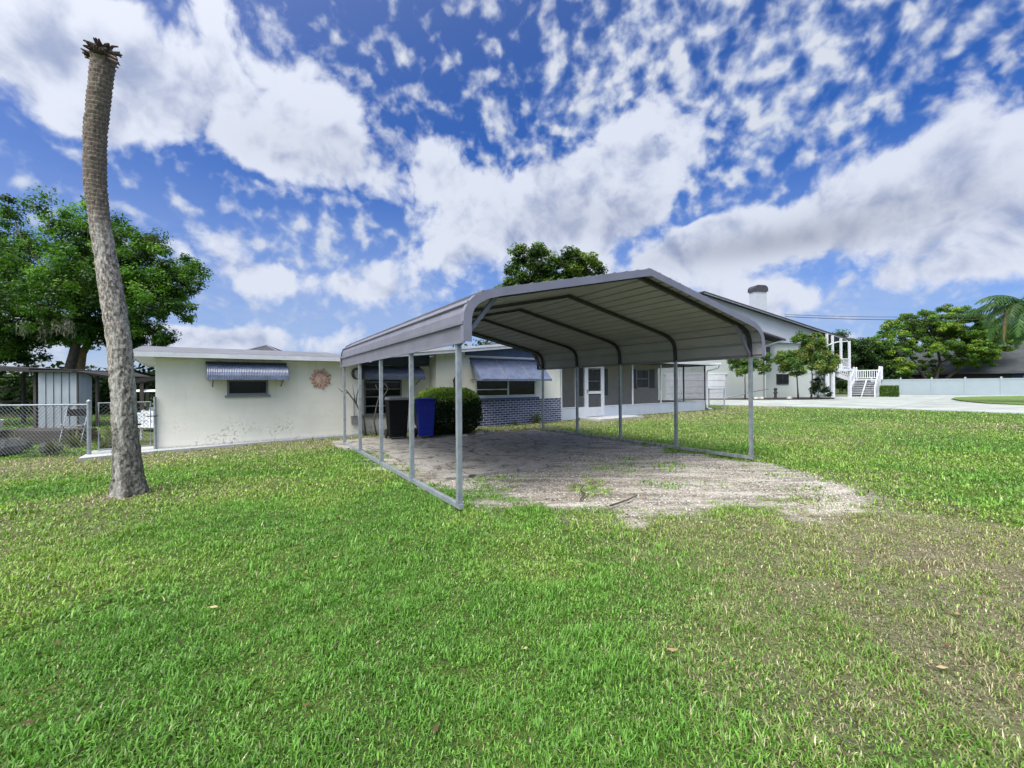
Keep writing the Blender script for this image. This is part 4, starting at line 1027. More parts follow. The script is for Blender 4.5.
# box hedge plants: clipped faces of leaves round a twig core
def clipped(name, loc, rz, hx, hy, hz, rnd, n, size, cols_top, cols_side, label, seed):
    rng = np.random.default_rng(seed)
    root = empty(name, loc, rz, label, 'shrub')
    d = rng.normal(0, 1, (n, 3)); d /= np.linalg.norm(d, axis=1)[:, None]
    q = d / ((np.abs(d) ** 3.4).sum(1)[:, None] ** (1 / 3.4))
    r = 1 - 0.30 * rng.uniform(0, 1, n) ** 2.0 + 0.07 * (fbm(q[:, 0] * 3 + q[:, 2], q[:, 1] * 3 - q[:, 2], 0.8, seed) - 0.5) * 2
    p = q * r[:, None] * np.array([hx, hy, hz]) + np.array([0, 0, hz])
    nrm = q * 0.8 + rng.normal(0, 0.55, (n, 3)); nrm /= np.linalg.norm(nrm, axis=1)[:, None]
    t = rng.normal(0, 1, (n, 3)); t -= (t * nrm).sum(1)[:, None] * nrm; t /= np.linalg.norm(t, axis=1)[:, None]
    b = np.cross(nrm, t); s = size * rng.uniform(0.6, 1.35, n)[:, None]
    V = np.stack([p - t * s * .5, p + b * s * .28, p + t * s * .5, p - b * s * .28], 1).reshape(-1, 3)
    ct, cs_ = np.asarray(cols_top), np.asarray(cols_side)
    new = rng.uniform(0, 1, n) < 0.9 * sst(hz * 1.25, hz * 1.75, p[:, 2] + 0.12 * (fbm(p[:, 0], p[:, 1], 0.3, seed + 3) - .5))       # bright top, dark sides: light from above put into the leaf colours
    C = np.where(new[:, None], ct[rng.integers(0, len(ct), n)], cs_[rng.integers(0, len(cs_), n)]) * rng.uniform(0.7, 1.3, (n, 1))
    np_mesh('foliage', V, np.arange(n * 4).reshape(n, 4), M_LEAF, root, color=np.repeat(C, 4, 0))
    m = MB()
    for k in range(26):
        e = p[rng.integers(0, n)] * 0.93
        m.tube([(rng.uniform(-.1, .1), rng.uniform(-.1, .1), 0), (e[0] * .4, e[1] * .4, e[2] * .5), tuple(e)], [0.025, 0.015, 0.006], 5)
    m.build('stem', M_BARKD, root)
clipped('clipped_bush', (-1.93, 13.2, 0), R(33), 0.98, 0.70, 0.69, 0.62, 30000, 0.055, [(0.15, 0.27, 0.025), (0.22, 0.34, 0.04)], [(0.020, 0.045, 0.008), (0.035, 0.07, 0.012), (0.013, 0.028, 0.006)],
        'big rounded clipped bush with bright green top beside the brick wainscot', 71)
def box_hedge(loc, rz, hx, hy, h, n, size, label, seed):
    rng = np.random.default_rng(seed); root = empty('box_hedge', loc, rz, label, 'shrub')
    p = rng.uniform(-1, 1, (n, 3)); f = rng.integers(0, 5, n)
    nr = np.zeros((n, 3))
    for k, (a, sg) in enumerate(((0, 1), (0, -1), (1, 1), (1, -1), (2, 1))):
        q = f == k; p[q, a] = sg * (1 - 0.14 * rng.uniform(0, 1, q.sum()) ** 2); nr[q, a] = sg
    P = p * np.array([hx, hy, h / 2]) + np.array([0, 0, h / 2]) + rng.normal(0, 0.02, (n, 3))
    nr = nr * 0.8 + rng.normal(0, .5, (n, 3)); nr /= np.linalg.norm(nr, axis=1)[:, None]
    t = rng.normal(0, 1, (n, 3)); t -= (t * nr).sum(1)[:, None] * nr; t /= np.linalg.norm(t, axis=1)[:, None]; b = np.cross(nr, t)
    sz = size * rng.uniform(.6, 1.3, n)[:, None]
    V = np.stack([P - t * sz * .5, P + b * sz * .3, P + t * sz * .5, P - b * sz * .3], 1).reshape(-1, 3)
    cols = np.array([(0.06, 0.13, 0.014), (0.04, 0.09, 0.012), (0.10, 0.18, 0.02)]); C = cols[rng.integers(0, 3, n)] * rng.uniform(.7, 1.3, (n, 1))
    np_mesh('foliage', V, np.arange(n * 4).reshape(n, 4), M_LEAF, root, color=np.repeat(C, 4, 0))
    m = MB()
    for k in range(14):
        e = P[rng.integers(0, n)] * .92; m.tube([(0, 0, 0), (e[0] * .5, e[1] * .5, e[2] * .5), tuple(e)], [.03, .02, .008], 5)
    m.build('stem', M_BARKD, root)
box_hedge((36.75, 42.7, 0.05), R(-48), 0.62, 0.75, 1.05, 6500, 0.12, 'square cut green box hedge right of the white staircase', 73)

# spiky grass plant by the brick
def spiky(name, loc, n, L, cols, label, seed, w=0.02):
    rng = np.random.default_rng(seed); m = []
    root = empty(name, loc, 0, label, 'plant')
    V = []; F = []; C = []
    for k in range(n):
        a = rng.uniform(0, 2 * np.pi); el = rng.uniform(0.35, 1.45); l = L * rng.uniform(0.6, 1.15); c = np.array(cols[rng.integers(0, len(cols))]) * rng.uniform(.8, 1.2)
        for j in range(6):
            t = j / 5; e = el - t * t * 0.9
            r = l * t * math.cos(el); z = l * (t * math.sin(el) - 0.35 * t * t)
            px, py = -math.sin(a), math.cos(a); ww = w * (1 - t) + 0.001
            for s in (-1, 1): V.append((math.cos(a) * r + px * ww * s, math.sin(a) * r + py * ww * s, z)); C.append(c)
        b = k * 12
        for j in range(5): F.append((b + 2 * j, b + 2 * j + 1, b + 2 * j + 3, b + 2 * j + 2))
    np_mesh('blades', np.array(V), np.array(F), M_FROND, root, color=np.array(C))
spiky('spiky_plant', (0.95, 16.7, 0), 70, 0.75, [(0.16, 0.19, 0.05), (0.26, 0.25, 0.09), (0.08, 0.12, 0.03)], 'yellowing spiky plant against the blue brick wainscot', 75)
spiky('weed_clump', (0.1, 16.05, 0), 40, 0.32, [(0.24, 0.19, 0.08), (0.12, 0.15, 0.04)], 'low browning weed clump left of the spiky plant', 77)

# bare saplings in front of the left wing
def sapling(base, segs, label):
    m = MB()
    for path, r in segs:
        m.tube(path, [r * (1 - .55 * t) for t in np.linspace(0, 1, len(path))], 7)
    o = m.build('bare_sapling', M_TWIG, None, smooth=True); o.location = base; o.rotation_euler = (0, 0, HT)
    tag(o, label, 'sapling', 'leafless saplings by the left wing')
sapling((*hw(4.55, -0.35), 0), [([(0.05, 0, 0), (0.0, 0, 0.5), (-0.22, 0, 0.95), (-0.42, 0, 1.25), (-0.58, 0, 1.45)], 0.028), ([(-0.22, 0, 0.95), (-0.18, 0.05, 1.2), (-0.12, 0, 1.5), (-0.10, 0, 1.75)], 0.02), ([(-0.25, 0, 1.0), (-0.30, -.05, 1.25), (-0.32, 0, 1.5)], 0.016),
        ([(-0.42, 0, 1.25), (-0.60, 0, 1.30), (-0.72, 0, 1.42)], 0.015), ([(-0.58, 0, 1.45), (-0.55, 0, 1.56)], 0.016), ([(-0.14, 0, 1.35), (-0.05, 0, 1.45), (-0.02, 0, 1.62)], 0.014)], 'leafless grey sapling leaning left in front of the outlet box')
sapling((*hw(4.86, -0.35), 0), [([(0.06, 0, 0), (-0.02, 0, 0.4), (0.06, 0, 0.85), (0.16, 0, 1.2), (0.22, 0, 1.5)], 0.027), ([(0.14, 0, 1.1), (0.32, 0, 1.2), (0.42, 0, 1.38), (0.33, 0, 1.5)], 0.02), ([(0.18, 0, 1.3), (0.08, 0, 1.38), (0.04, 0, 1.5)], 0.016), ([(0.22, 0, 1.5), (0.36, 0, 1.52), (0.44, 0, 1.42)], 0.016)],
        'leafless pale sapling with looping twigs in front of the recessed window')

def rock(loc, s, label, m=None, seed=0, group=None):
    rng = np.random.default_rng(seed)
    mb = MB(); prof = [(0.55, 0), (1.0, 0.2), (0.9, 0.55), (0.5, 0.85), (0.05, 0.95)]
    mb.lathe(prof, 9)
    mb.v = [(x * s[0] * rng.uniform(.8, 1.15), y * s[1] * rng.uniform(.8, 1.15), z * s[2] * rng.uniform(.85, 1.1)) for x, y, z in mb.v]
    o = mb.build('rock', m or M_STONE, None); o.location = loc; o.rotation_euler = (0, 0, rng.uniform(0, 3))
    tag(o, label, 'rock', group)
for i, (x, y, s, l) in enumerate([(-0.95, 12.9, 0.16, 'largest pale edging rock at the right foot of the bush'), (-0.62, 13.35, 0.12, 'rounded pale edging rock just right of the largest one'),
                                  (-0.20, 13.75, 0.10, 'small pale edging rock nearest the brick wainscot'), (-1.35, 12.35, 0.11, 'pale edging rock half hidden below the bush front')]):
    rock((x, y, -0.01), (s, s * .8, s * .8), l, None, 80 + i, 'edging rocks around the bush')

# ------------------------------------------------------------------ topped palm trunk
def palm_stump():
    root = empty('palm_trunk', (-5.20, 6.02, 0), 0, 'tall leaning topped palm trunk with ringed bark standing in the lawn', 'palm')
    ax = [(-0.05, 0.0), (-0.085, 0.4), (-0.11, 0.75), (-0.145, 1.43), (-0.195, 2.1), (-0.32, 2.92), (-0.455, 3.74), (-0.515, 4.28), (-0.51, 4.96), (-0.46, 5.40), (-0.385, 6.02)]
    zs = np.linspace(-0.05, 6.02, 620); n = 64
    xs = np.interp(zs, [a[1] for a in ax], [a[0] for a in ax])
    rad = np.interp(zs, [-.05, 0.1, 0.35, 0.8, 1.5, 2.3, 3.0, 3.7, 4.2, 4.8, 5.4, 6.02], [0.205, 0.188, 0.160, 0.138, 0.133, 0.134, 0.128, 0.110, 0.116, 0.117, 0.120, 0.124])
    V = []; C = []
    th = np.linspace(0, 2 * np.pi, n, endpoint=False)
    for z, x, r in zip(zs, xs, rad):
        up = sst(3.3, 4.1, z)                                   # rings grow clear towards the top
        slant = 0.045 * np.sin(th + 2.6)
        ph = (z + slant + 0.012 * vnoise(th * 2, np.full(n, z * 3), 1, 5)) / 0.062
        saw = ph - np.floor(ph)
        ring = (saw ** 1.5) * 0.013 * up
        rough = (fbm(th * 5.0, np.full(n, z * 14), 1, 8) - 0.5) * 0.026 * (1 - 0.5 * up) + (vnoise(th * 6, np.full(n, z * 18), 1, 12) - 0.5) * 0.012
        flare = 0.03 * np.exp(-z * 6) * np.cos(th * 5)
        rr = r + ring + rough + flare
        V += list(zip(x + np.cos(th) * rr, np.sin(th) * rr, np.full(n, z)))
        pit = fbm(th * 11.0, np.full(n, z * 26), 1, 15, 4)
        base = np.array([0.285, 0.26, 0.225]) * (1 - up) + np.array([0.165, 0.135, 0.105]) * up
        lowc = np.array([0.145, 0.14, 0.12]); lo = (1 - sst(0.6, 1.5, z)) * 0.9
        base = base * (1 - lo) + lowc * lo
        c = base[None] * (1 - 0.70 * sst(0.50, 0.60, pit) * (1 - up))[:, None]
        c = c * (1.15 - 0.75 * (1 - saw) ** 3 * up)[:, None]
        lich = sst(0.56, 0.66, vnoise(th * 2, np.full(n, z * 2.2), 1, 25)) * (1 - up)
        c = c * (1 - .5 * lich)[:, None] + np.array([0.40, 0.40, 0.36]) * (.5 * lich)[:, None]
        C += list(c)
    k = len(zs); i = np.arange(k * n).reshape(k, n)
    F = np.stack([i[:-1], np.roll(i[:-1], -1, 1), np.roll(i[1:], -1, 1), i[1:]], -1).reshape(-1, 4)
    m = bpy.data.materials.new('palm_bark'); m.use_nodes = True
    N = NT(m.node_tree); b = N.n['Principled BSDF']
    at = N.new('ShaderNodeAttribute', attribute_name='tint').outputs['Color']; co = N.new('ShaderNodeTexCoord').outputs['Object']
    mp = N.new('ShaderNodeMapping'); N.l.new(co, mp.inputs['Vector']); mp.inputs['Scale'].default_value = (1, 1, 0.22)
    f = N.noise(mp.outputs[0], 60, 6, 0.7)
    c = N.mix(1.0, at, N.mix(N.mapr(f, 0.3, 0.7), (0.45, 0.43, 0.40, 1), (1.45, 1.45, 1.45, 1)), 'MULTIPLY')
    N.l.new(c, b.inputs['Base Color']); b.inputs['Roughness'].default_value = 0.95
    bp = N.new('ShaderNodeBump'); bp.inputs['Strength'].default_value = 0.8; bp.inputs['Distance'].default_value = 0.012; N.l.new(f, bp.inputs['Height']); N.l.new(bp.outputs[0], b.inputs['Normal'])
    np_mesh('trunk', np.array(V), F, m, root, color=np.array(C), smooth=True)
    # frayed stubs of old frond bases round the cut top
    rng = np.random.default_rng(8); s = MB()
    top = np.array([-0.385, 0, 6.0])
    s.lathe([(0.135, -0.03), (0.15, 0.03), (0.12, 0.10), (0.06, 0.14), (0.01, 0.15)], 14, tuple(top))
    for k in range(46):
        a = rng.uniform(0, 2 * math.pi); r0 = rng.uniform(0.05, 0.145); l = rng.uniform(0.06, 0.16); e = rng.uniform(-0.2, 0.7)
        p0 = top + np.array([math.cos(a) * r0, math.sin(a) * r0, rng.uniform(-0.02, 0.12)]); tw = a + rng.uniform(-.7, .7)
        p1 = p0 + np.array([math.cos(tw) * math.cos(e), math.sin(tw) * math.cos(e), math.sin(e)]) * l * .55
        p2 = p1 + np.array([math.cos(tw + .3), math.sin(tw + .3), rng.uniform(-.3, .3)]) * l * .45
        s.tube([tuple(p0), tuple(p1), tuple(p2)], [rng.uniform(.02, .035), rng.uniform(.016, .026), rng.uniform(.006, .012)], 5)
    for dz, dx in ((-0.02, 0.27), (-0.07, 0.29)):
        s.tube([tuple(top + np.array([0.10, -0.06, 0.02 + dz])), tuple(top + np.array([0.20, -0.08, -0.03 + dz])), tuple(top + np.array([dx, -0.10, -0.075 + dz]))], [0.024, 0.018, 0.012], 5)
    s.build('cut_top', mat('cut_palm_fibre', (0.085, 0.06, 0.05), 0.95, var=0.4, vscale=10), root)
palm_stump()

# ------------------------------------------------------------------ chain link
def chain_mesh(x0, x1, z0, z1, pitch=0.085, w=0.0042, y=0.0):
    """woven diamonds of wire in the local xz plane"""
    mb = MB(); H = z1 - z0; Wd = x1 - x0; s = pitch
    n = int((Wd + H) / s) + 1
    for sgn in (1, -1):
        for k in range(n):
            if sgn == 1: a = (x0 - H + k * s, z0); b = (a[0] + H, z1)
            else: a = (x0 + k * s, z0); b = (a[0] - H, z1)
            pts = []
            (ax, az), (bx, bz) = a, b
            t0, t1 = 0.0, 1.0; dx = bx - ax
            if abs(dx) > 1e-9:
                ta, tb = (x0 - ax) / dx, (x1 - ax) / dx
                t0 = max(t0, min(ta, tb)); t1 = min(t1, max(ta, tb))
            if t1 - t0 < 0.01: continue
            p = (ax + dx * t0, y + 0.004 * sgn, az + (bz - az) * t0); q = (ax + dx * t1, y + 0.004 * sgn, az + (bz - az) * t1)
            mb.tube([p, q], w, 3, cap=False, up=(0, 1, 0))
    return mb

def chain_fence():
    root = empty('chain_link_fence', (-9.08, 9.4, 0), R(180), 'galvanised chain link fence running left from the gate', 'fence')
    L = 4.2
    for x in (0.0, 2.1, 4.2):
        m = MB(); m.tube([(x, 0, -0.05), (x, 0, 1.15)], 0.036 if x == 0 else 0.026, 10); m.lathe([(0.045, 1.15), (0.04, 1.18), (0.012, 1.21)], 10, (x, 0, 0)); m.build('post', M_GALV, root)
    m = MB(); m.tube([(0, 0, 1.10), (L, 0, 1.10)], 0.020, 8); m.build('top_rail', M_GALV, root)
    chain_mesh(0.03, L, 0.03, 1.09).build('wire_mesh', M_WIRE, root)
    root = empty('chain_link_gate', (-8.96, 9.45, 0), math.atan2(0.72, 0.70), 'narrow galvanised chain link gate half hidden behind the palm trunk', 'gate')
    gw = 0.98
    m = MB(); m.tube([(0.03, 0, 0.12), (0.03, 0, 1.13), (gw - .08, 0, 1.13), (gw - .08, 0, 0.12), (0.03, 0, 0.12)], 0.019, 8); m.build('gate_frame', M_GALV, root)
    chain_mesh(0.05, gw - 0.10, 0.13, 1.12).build('wire_mesh', M_WIRE, root)
    m = MB(); m.tube([(gw, 0, -.05), (gw, 0, 1.24)], 0.028, 10); m.build('gate_post', M_GALV, root)
    m = MB(); m.tube([(gw - .14, -.03, 0.80), (gw + .05, -.03, 0.80)], 0.012, 6); m.build('latch', M_FRAME, root)
chain_fence()
# short stretch beside the porch
root = empty('chain_link_fence', (11.05, 24.6, 0), R(0), 'short chain link fence end at the right corner of the screened porch', 'fence')
for x in (0.0, 0.86):
    m = MB(); m.tube([(x, 0, -.05), (x, 0, 1.2)], 0.035, 8); m.build('post', M_GALV, root)
m = MB(); m.tube([(0, 0, 1.14), (0.86, 0, 1.16)], 0.025, 8); m.build('top_rail', M_GALV, root)
chain_mesh(0.03, 0.83, 0.05, 1.12, pitch=0.11).build('wire_mesh', M_WIRE, root)

# ------------------------------------------------------------------ left yard: shed, lean-to and clutter
def left_yard():
    root = empty('metal_shed', (-17.3, 16.0, 0), 0, 'pale grey ribbed metal shed behind the chain link fence', 'shed')
    m = MB(); x = 0.0
    while x < 1.36:
        m.box(x, 0, -0.02, x + 0.265, 0.03, 2.06 - 0.02 * x); m.box(x + 0.265, -0.03, -0.02, x + 0.285, 0.03, 2.06 - 0.02 * x); x += 0.285
    m.build('wall', M_SHED, root)
    m = MB(); m.hexa([(1.48, 0, -.02), (1.62, 0.35, -.02), (1.60, 0.38, -.02), (1.48, 0.03, -.02), (1.48, 0, 2.02), (1.62, 0.35, 1.88), (1.60, 0.38, 1.88), (1.48, 0.03, 2.02)]); m.build('wall', M_SHED, root)
    m = MB(); m.box(1.44, -0.02, -0.02, 1.475, 0.05, 2.02); m.box(1.70, 0.40, -.02, 1.78, 0.48, 1.86); m.build('post', M_WOODD, root)
    m = MB(); m.hexa([(-0.05, -0.25, 2.07), (1.5, -0.25, 2.04), (1.5, 2.4, 2.04), (-0.05, 2.4, 2.07), (-0.05, -0.25, 2.13), (1.5, -0.25, 2.10), (1.5, 2.4, 2.10), (-0.05, 2.4, 2.13)])
    m.hexa([(1.5, -0.25, 2.04), (2.15, 0.45, 1.86), (2.15, 2.4, 1.86), (1.5, 2.4, 2.04), (1.5, -0.25, 2.10), (2.15, 0.45, 1.92), (2.15, 2.4, 1.92), (1.5, 2.4, 2.10)]); m.build('roof', M_SHEDR, root)
    root = empty('lean_to', (-17.4, 16.1, 0), 0, 'open dark lean-to with timber posts left of the metal shed', 'shed')
    m = MB(); m.hexa([(-6.5, -0.3, 2.40), (-0.02, -0.3, 2.06), (-0.02, 2.5, 2.06), (-6.5, 2.5, 2.40), (-6.5, -0.3, 2.56), (-0.02, -0.3, 2.20), (-0.02, 2.5, 2.20), (-6.5, 2.5, 2.56)]); m.build('roof', M_SHEDR, root)
    for x, y in ((-6.2, 0), (-3.0, 2.2), (-1.3, 2.2), (-0.2, 0.1), (-2.2, 0.0)):
        m = MB(); m.box(x - .05, y - .05, 0, x + .05, y + .05, 2.1); m.build('post', M_WOODD, root)
    for z in (0.9, 1.45, 1.9):
        m = MB(); m.box(-6.2, 2.18, z, -0.2, 2.24, z + 0.07); m.build('rail', M_WOODD, root)
    root = empty('patio_cover', (-12.1, 15.0, 0), HT, 'dark sloping patio cover behind the left end of the house', 'patio cover')
    m = MB(); m.hexa([(-0.6, 0, 1.62), (1.3, 0, 1.98), (1.3, 3, 1.98), (-0.6, 3, 1.62), (-0.6, 0, 1.76), (1.3, 0, 2.12), (1.3, 3, 2.12), (-0.6, 3, 1.76)]); m.build('roof', M_SHEDR, root)
    for x, y in ((-0.45, 0.1), (1.2, 0.1), (-0.45, 2.8), (1.2, 2.8)):
        m = MB(); m.box(x - .05, y - .05, 0, x + .05, y + .05, 1.66 if x < 0 else 1.98); m.build('post', M_WOODD, root)
    # golf cart
    root = empty('golf_cart', (-12.45, 15.6, 0), R(8), 'white roofed golf cart parked behind the gate', 'golf cart')
    w = M_WHITE
    m = MB(); m.hexa([(-.5, -.8, 1.32), (.5, -.8, 1.32), (.5, .8, 1.32), (-.5, .8, 1.32), (-.42, -.7, 1.40), (.42, -.7, 1.40), (.42, .7, 1.40), (-.42, .7, 1.40)]); m.build('roof', w, root, bevel=0.02)
    m = MB()
    for sx in (-.42, .42):
        for sy in (-.65, .6): m.tube([(sx, sy, .5), (sx, sy, 1.33)], 0.018, 6)
    m.build('roof_post', M_GREYP, root)
    m = MB(); m.hexa([(-.5, -1.0, .25), (.5, -1.0, .25), (.5, 1.0, .25), (-.5, 1.0, .25), (-.48, -.85, .62), (.48, -.85, .62), (.48, .9, .62), (-.48, .9, .62)]); m.build('body', M_SHED, root, bevel=0.03)
    m = MB(); m.box(-.45, 0, .62, .45, .45, .76); m.box(-.45, .42, .76, .45, .52, 1.1); m.build('seat', M_GREYP, root, bevel=0.03)
    for sx in (-.45, .45):
        for sy in (-.7, .7):
            m = MB(); m.lathe([(.05, -.06), (.2, -.06), (.22, 0), (.2, .06), (.05, .06)], 14); m.v = [(sx + z, sy + y, .22 + x) for x, y, z in m.v]; m.build('wheel', M_RUB, root)
    # white slatted garden bench
    root = empty('garden_bench', (-9.95, 12.0, 0), R(-12), 'white slatted garden bench seen through the gate', 'bench')
    m = MB()
    for z in (0.40, 0.56, 0.74): m.box(-.5, .18, z, .5, .21, z + .07)
    for x in (-.46, -.23, 0, .23, .42): m.box(x, .175, .38, x + .05, .215, .84)
    m.build('backrest', M_WHITE, root)
    m = MB()
    for y in (-.2, -.08, .04): m.box(-.5, y, .38, .5, y + .09, .41)
    m.build('seat', M_WHITE, root)
    for x in (-.48, .43):
        for y in (-.2, .14):
            m = MB(); m.box(x, y, 0, x + .05, y + .05, .38); m.build('leg', M_WHITE, root)
    # folding chair by the fence
    root = empty('folding_chair', (-11.55, 11.6, 0), R(20), 'grey legged folding chair leaning behind the chain link fence', 'chair')
    for sx in (-.22, .22):
        m = MB(); m.tube([(sx, -.28, 0), (sx, .12, .95)], .013, 6); m.build('leg', M_SHED, root)
        m = MB(); m.tube([(sx, .28, 0), (sx, -.16, .52)], .013, 6); m.build('leg', M_SHED, root)
    m = MB(); m.box(-.21, -.2, .46, .21, .16, .48); m.build('seat', M_GREYP, root)
    m = MB(); m.tube([(-.22, .10, .90), (-.12, .14, 1.04), (.12, .14, 1.04), (.22, .10, .90)], .014, 6); m.box(-.21, .06, .72, .21, .075, .90); m.build('backrest', M_BLACKP, root)
    for i, (x, y, s, l) in enumerate([(-11.3, 9.75, .42, 'big grey boulder behind the chain link fence'), (-11.9, 10.4, .36, 'grey boulder left of the big one behind the fence'), (-10.75, 10.2, .27, 'low grey boulder right of the big one behind the fence')]):
        rock((x, y, -.03), (s, s * .8, s * .95), l, M_GSTONE, 90 + i, 'boulders behind the chain link fence')
    m = MB(); m.lathe([(.30, 0), (.38, .42), (.40, .44), (.40, .50), (.36, .50)], 18)
    o = m.build('plastic_tub', M_WHITE, None, smooth=False); o.location = (-13.55, 11.3, .30); o.scale = (.75, .75, .7); tag(o, 'white plastic tub standing on a board pile behind the fence', 'tub')
    root = empty('board_pile', (-12.9, 11.9, 0), R(-4), 'stack of grey boards lying behind the chain link fence', 'lumber')
    for k in range(4):
        for j in range(2):
            m = MB(); m.box(-1.2 + .1 * k, -.4 + .42 * j, .02 + .085 * k, 1.5 - .05 * k, -.05 + .42 * j, .095 + .085 * k); m.build('board', M_WOODD, root)
    for i, (x, y, s, l) in enumerate([(-9.9, 10.9, .75, 'tall tangled weeds beside the metal shed corner'), (-10.6, 11.6, .95, 'tallest weed clump in front of the metal shed'), (-9.5, 10.2, .5, 'low weed clump right behind the gate post'), (-10.3, 9.8, .55, 'weed clump pushing through the middle of the wire mesh'), (-11.0, 11.0, .7, 'bushy weed clump between the boulders and the folding chair'), (-12.4, 10.9, .6, 'weed clump in front of the stacked grey boards')]):
        spiky('weed_clump', (x, y, 0), 130, s, [(0.05, 0.09, 0.02), (0.09, 0.12, 0.035), (0.14, 0.14, 0.06)], l, 120 + i, w=0.012)
left_yard()

# distant wood behind the left yard and far right
def wood(name, pts, h, n, label, cols, seed):
    rng = np.random.default_rng(seed)
    t = rng.uniform(0, len(pts) - 1.001, n); i = t.astype(int); f = t - i
    P = np.array(pts, float); c = P[i] * (1 - f)[:, None] + P[i + 1] * f[:, None]
    hh = h * (0.6 + 0.6 * fbm(t * 5, t * 0, 1, seed))
    cs = np.stack([c[:, 0] + rng.normal(0, 1.2, n), c[:, 1] + rng.normal(0, 1.5, n), rng.uniform(0.1, 1, n) * hh], 1)
    V, F, C = leaves(cs, np.full(n, 1.0) * rng.uniform(.6, 1.3, n), 70, 0.42, cols, seed=seed)
    o = np_mesh(name, V, F, M_LEAF, color=C); tag(o, label, 'trees', kind='stuff')
wood('distant_trees', [(-75, 52), (-50, 47), (-32, 44), (-18, 46), (-6, 52)], 3.6, 420, 'low dark wood beyond the left yard', DRK + [(0.05, 0.08, 0.02)], 130)
wood('undergrowth', [(-44, 30), (-30, 26), (-20, 27), (-12, 29), (-8, 32)], 2.7, 330, 'rank undergrowth behind the metal shed', DRK + [(0.06, 0.10, 0.02)], 133)
wood('distant_trees', [(-4, 47), (0, 50), (7, 50)], 6.6, 90, 'dark tree mass right behind the bungalow roof', DRK + [(0.05, 0.08, 0.02)], 134)
wood('distant_trees', [(40, 78), (70, 84), (100, 70), (115, 50)], 6.0, 360, 'dark line of trees beyond the right hand houses', DRK + [(0.05, 0.09, 0.02)], 131)

# hip roofed outbuilding just peeking over the left wing roof
root = empty('outbuilding', (-19.3, 34.5, 0), R(10), 'outbuilding whose dark hipped roof peak shows over the left wing', 'building')
m = MB(); m.box(-1.7, -1.7, 0, 1.7, 1.7, 3.7); m.build('wall', M_BEIGE, root)
m = MB(); m.add([(-2.2, -2.2, 3.7), (2.2, -2.2, 3.7), (2.2, 2.2, 3.7), (-2.2, 2.2, 3.7), (0, 0, 4.72)], [(0, 1, 4), (1, 2, 4), (2, 3, 4), (3, 0, 4), (3, 2, 1, 0)]); rf = m.build('roof', M_ROOFD, root)
m = MB()
for x, y in ((-2.2, -2.2), (2.2, -2.2), (2.2, 2.2), (-2.2, 2.2)): m.tube([(x, y, 3.72), (0, 0, 4.74)], 0.06, 5)
m.build('ridge_cap', M_CPTRIM, rf)

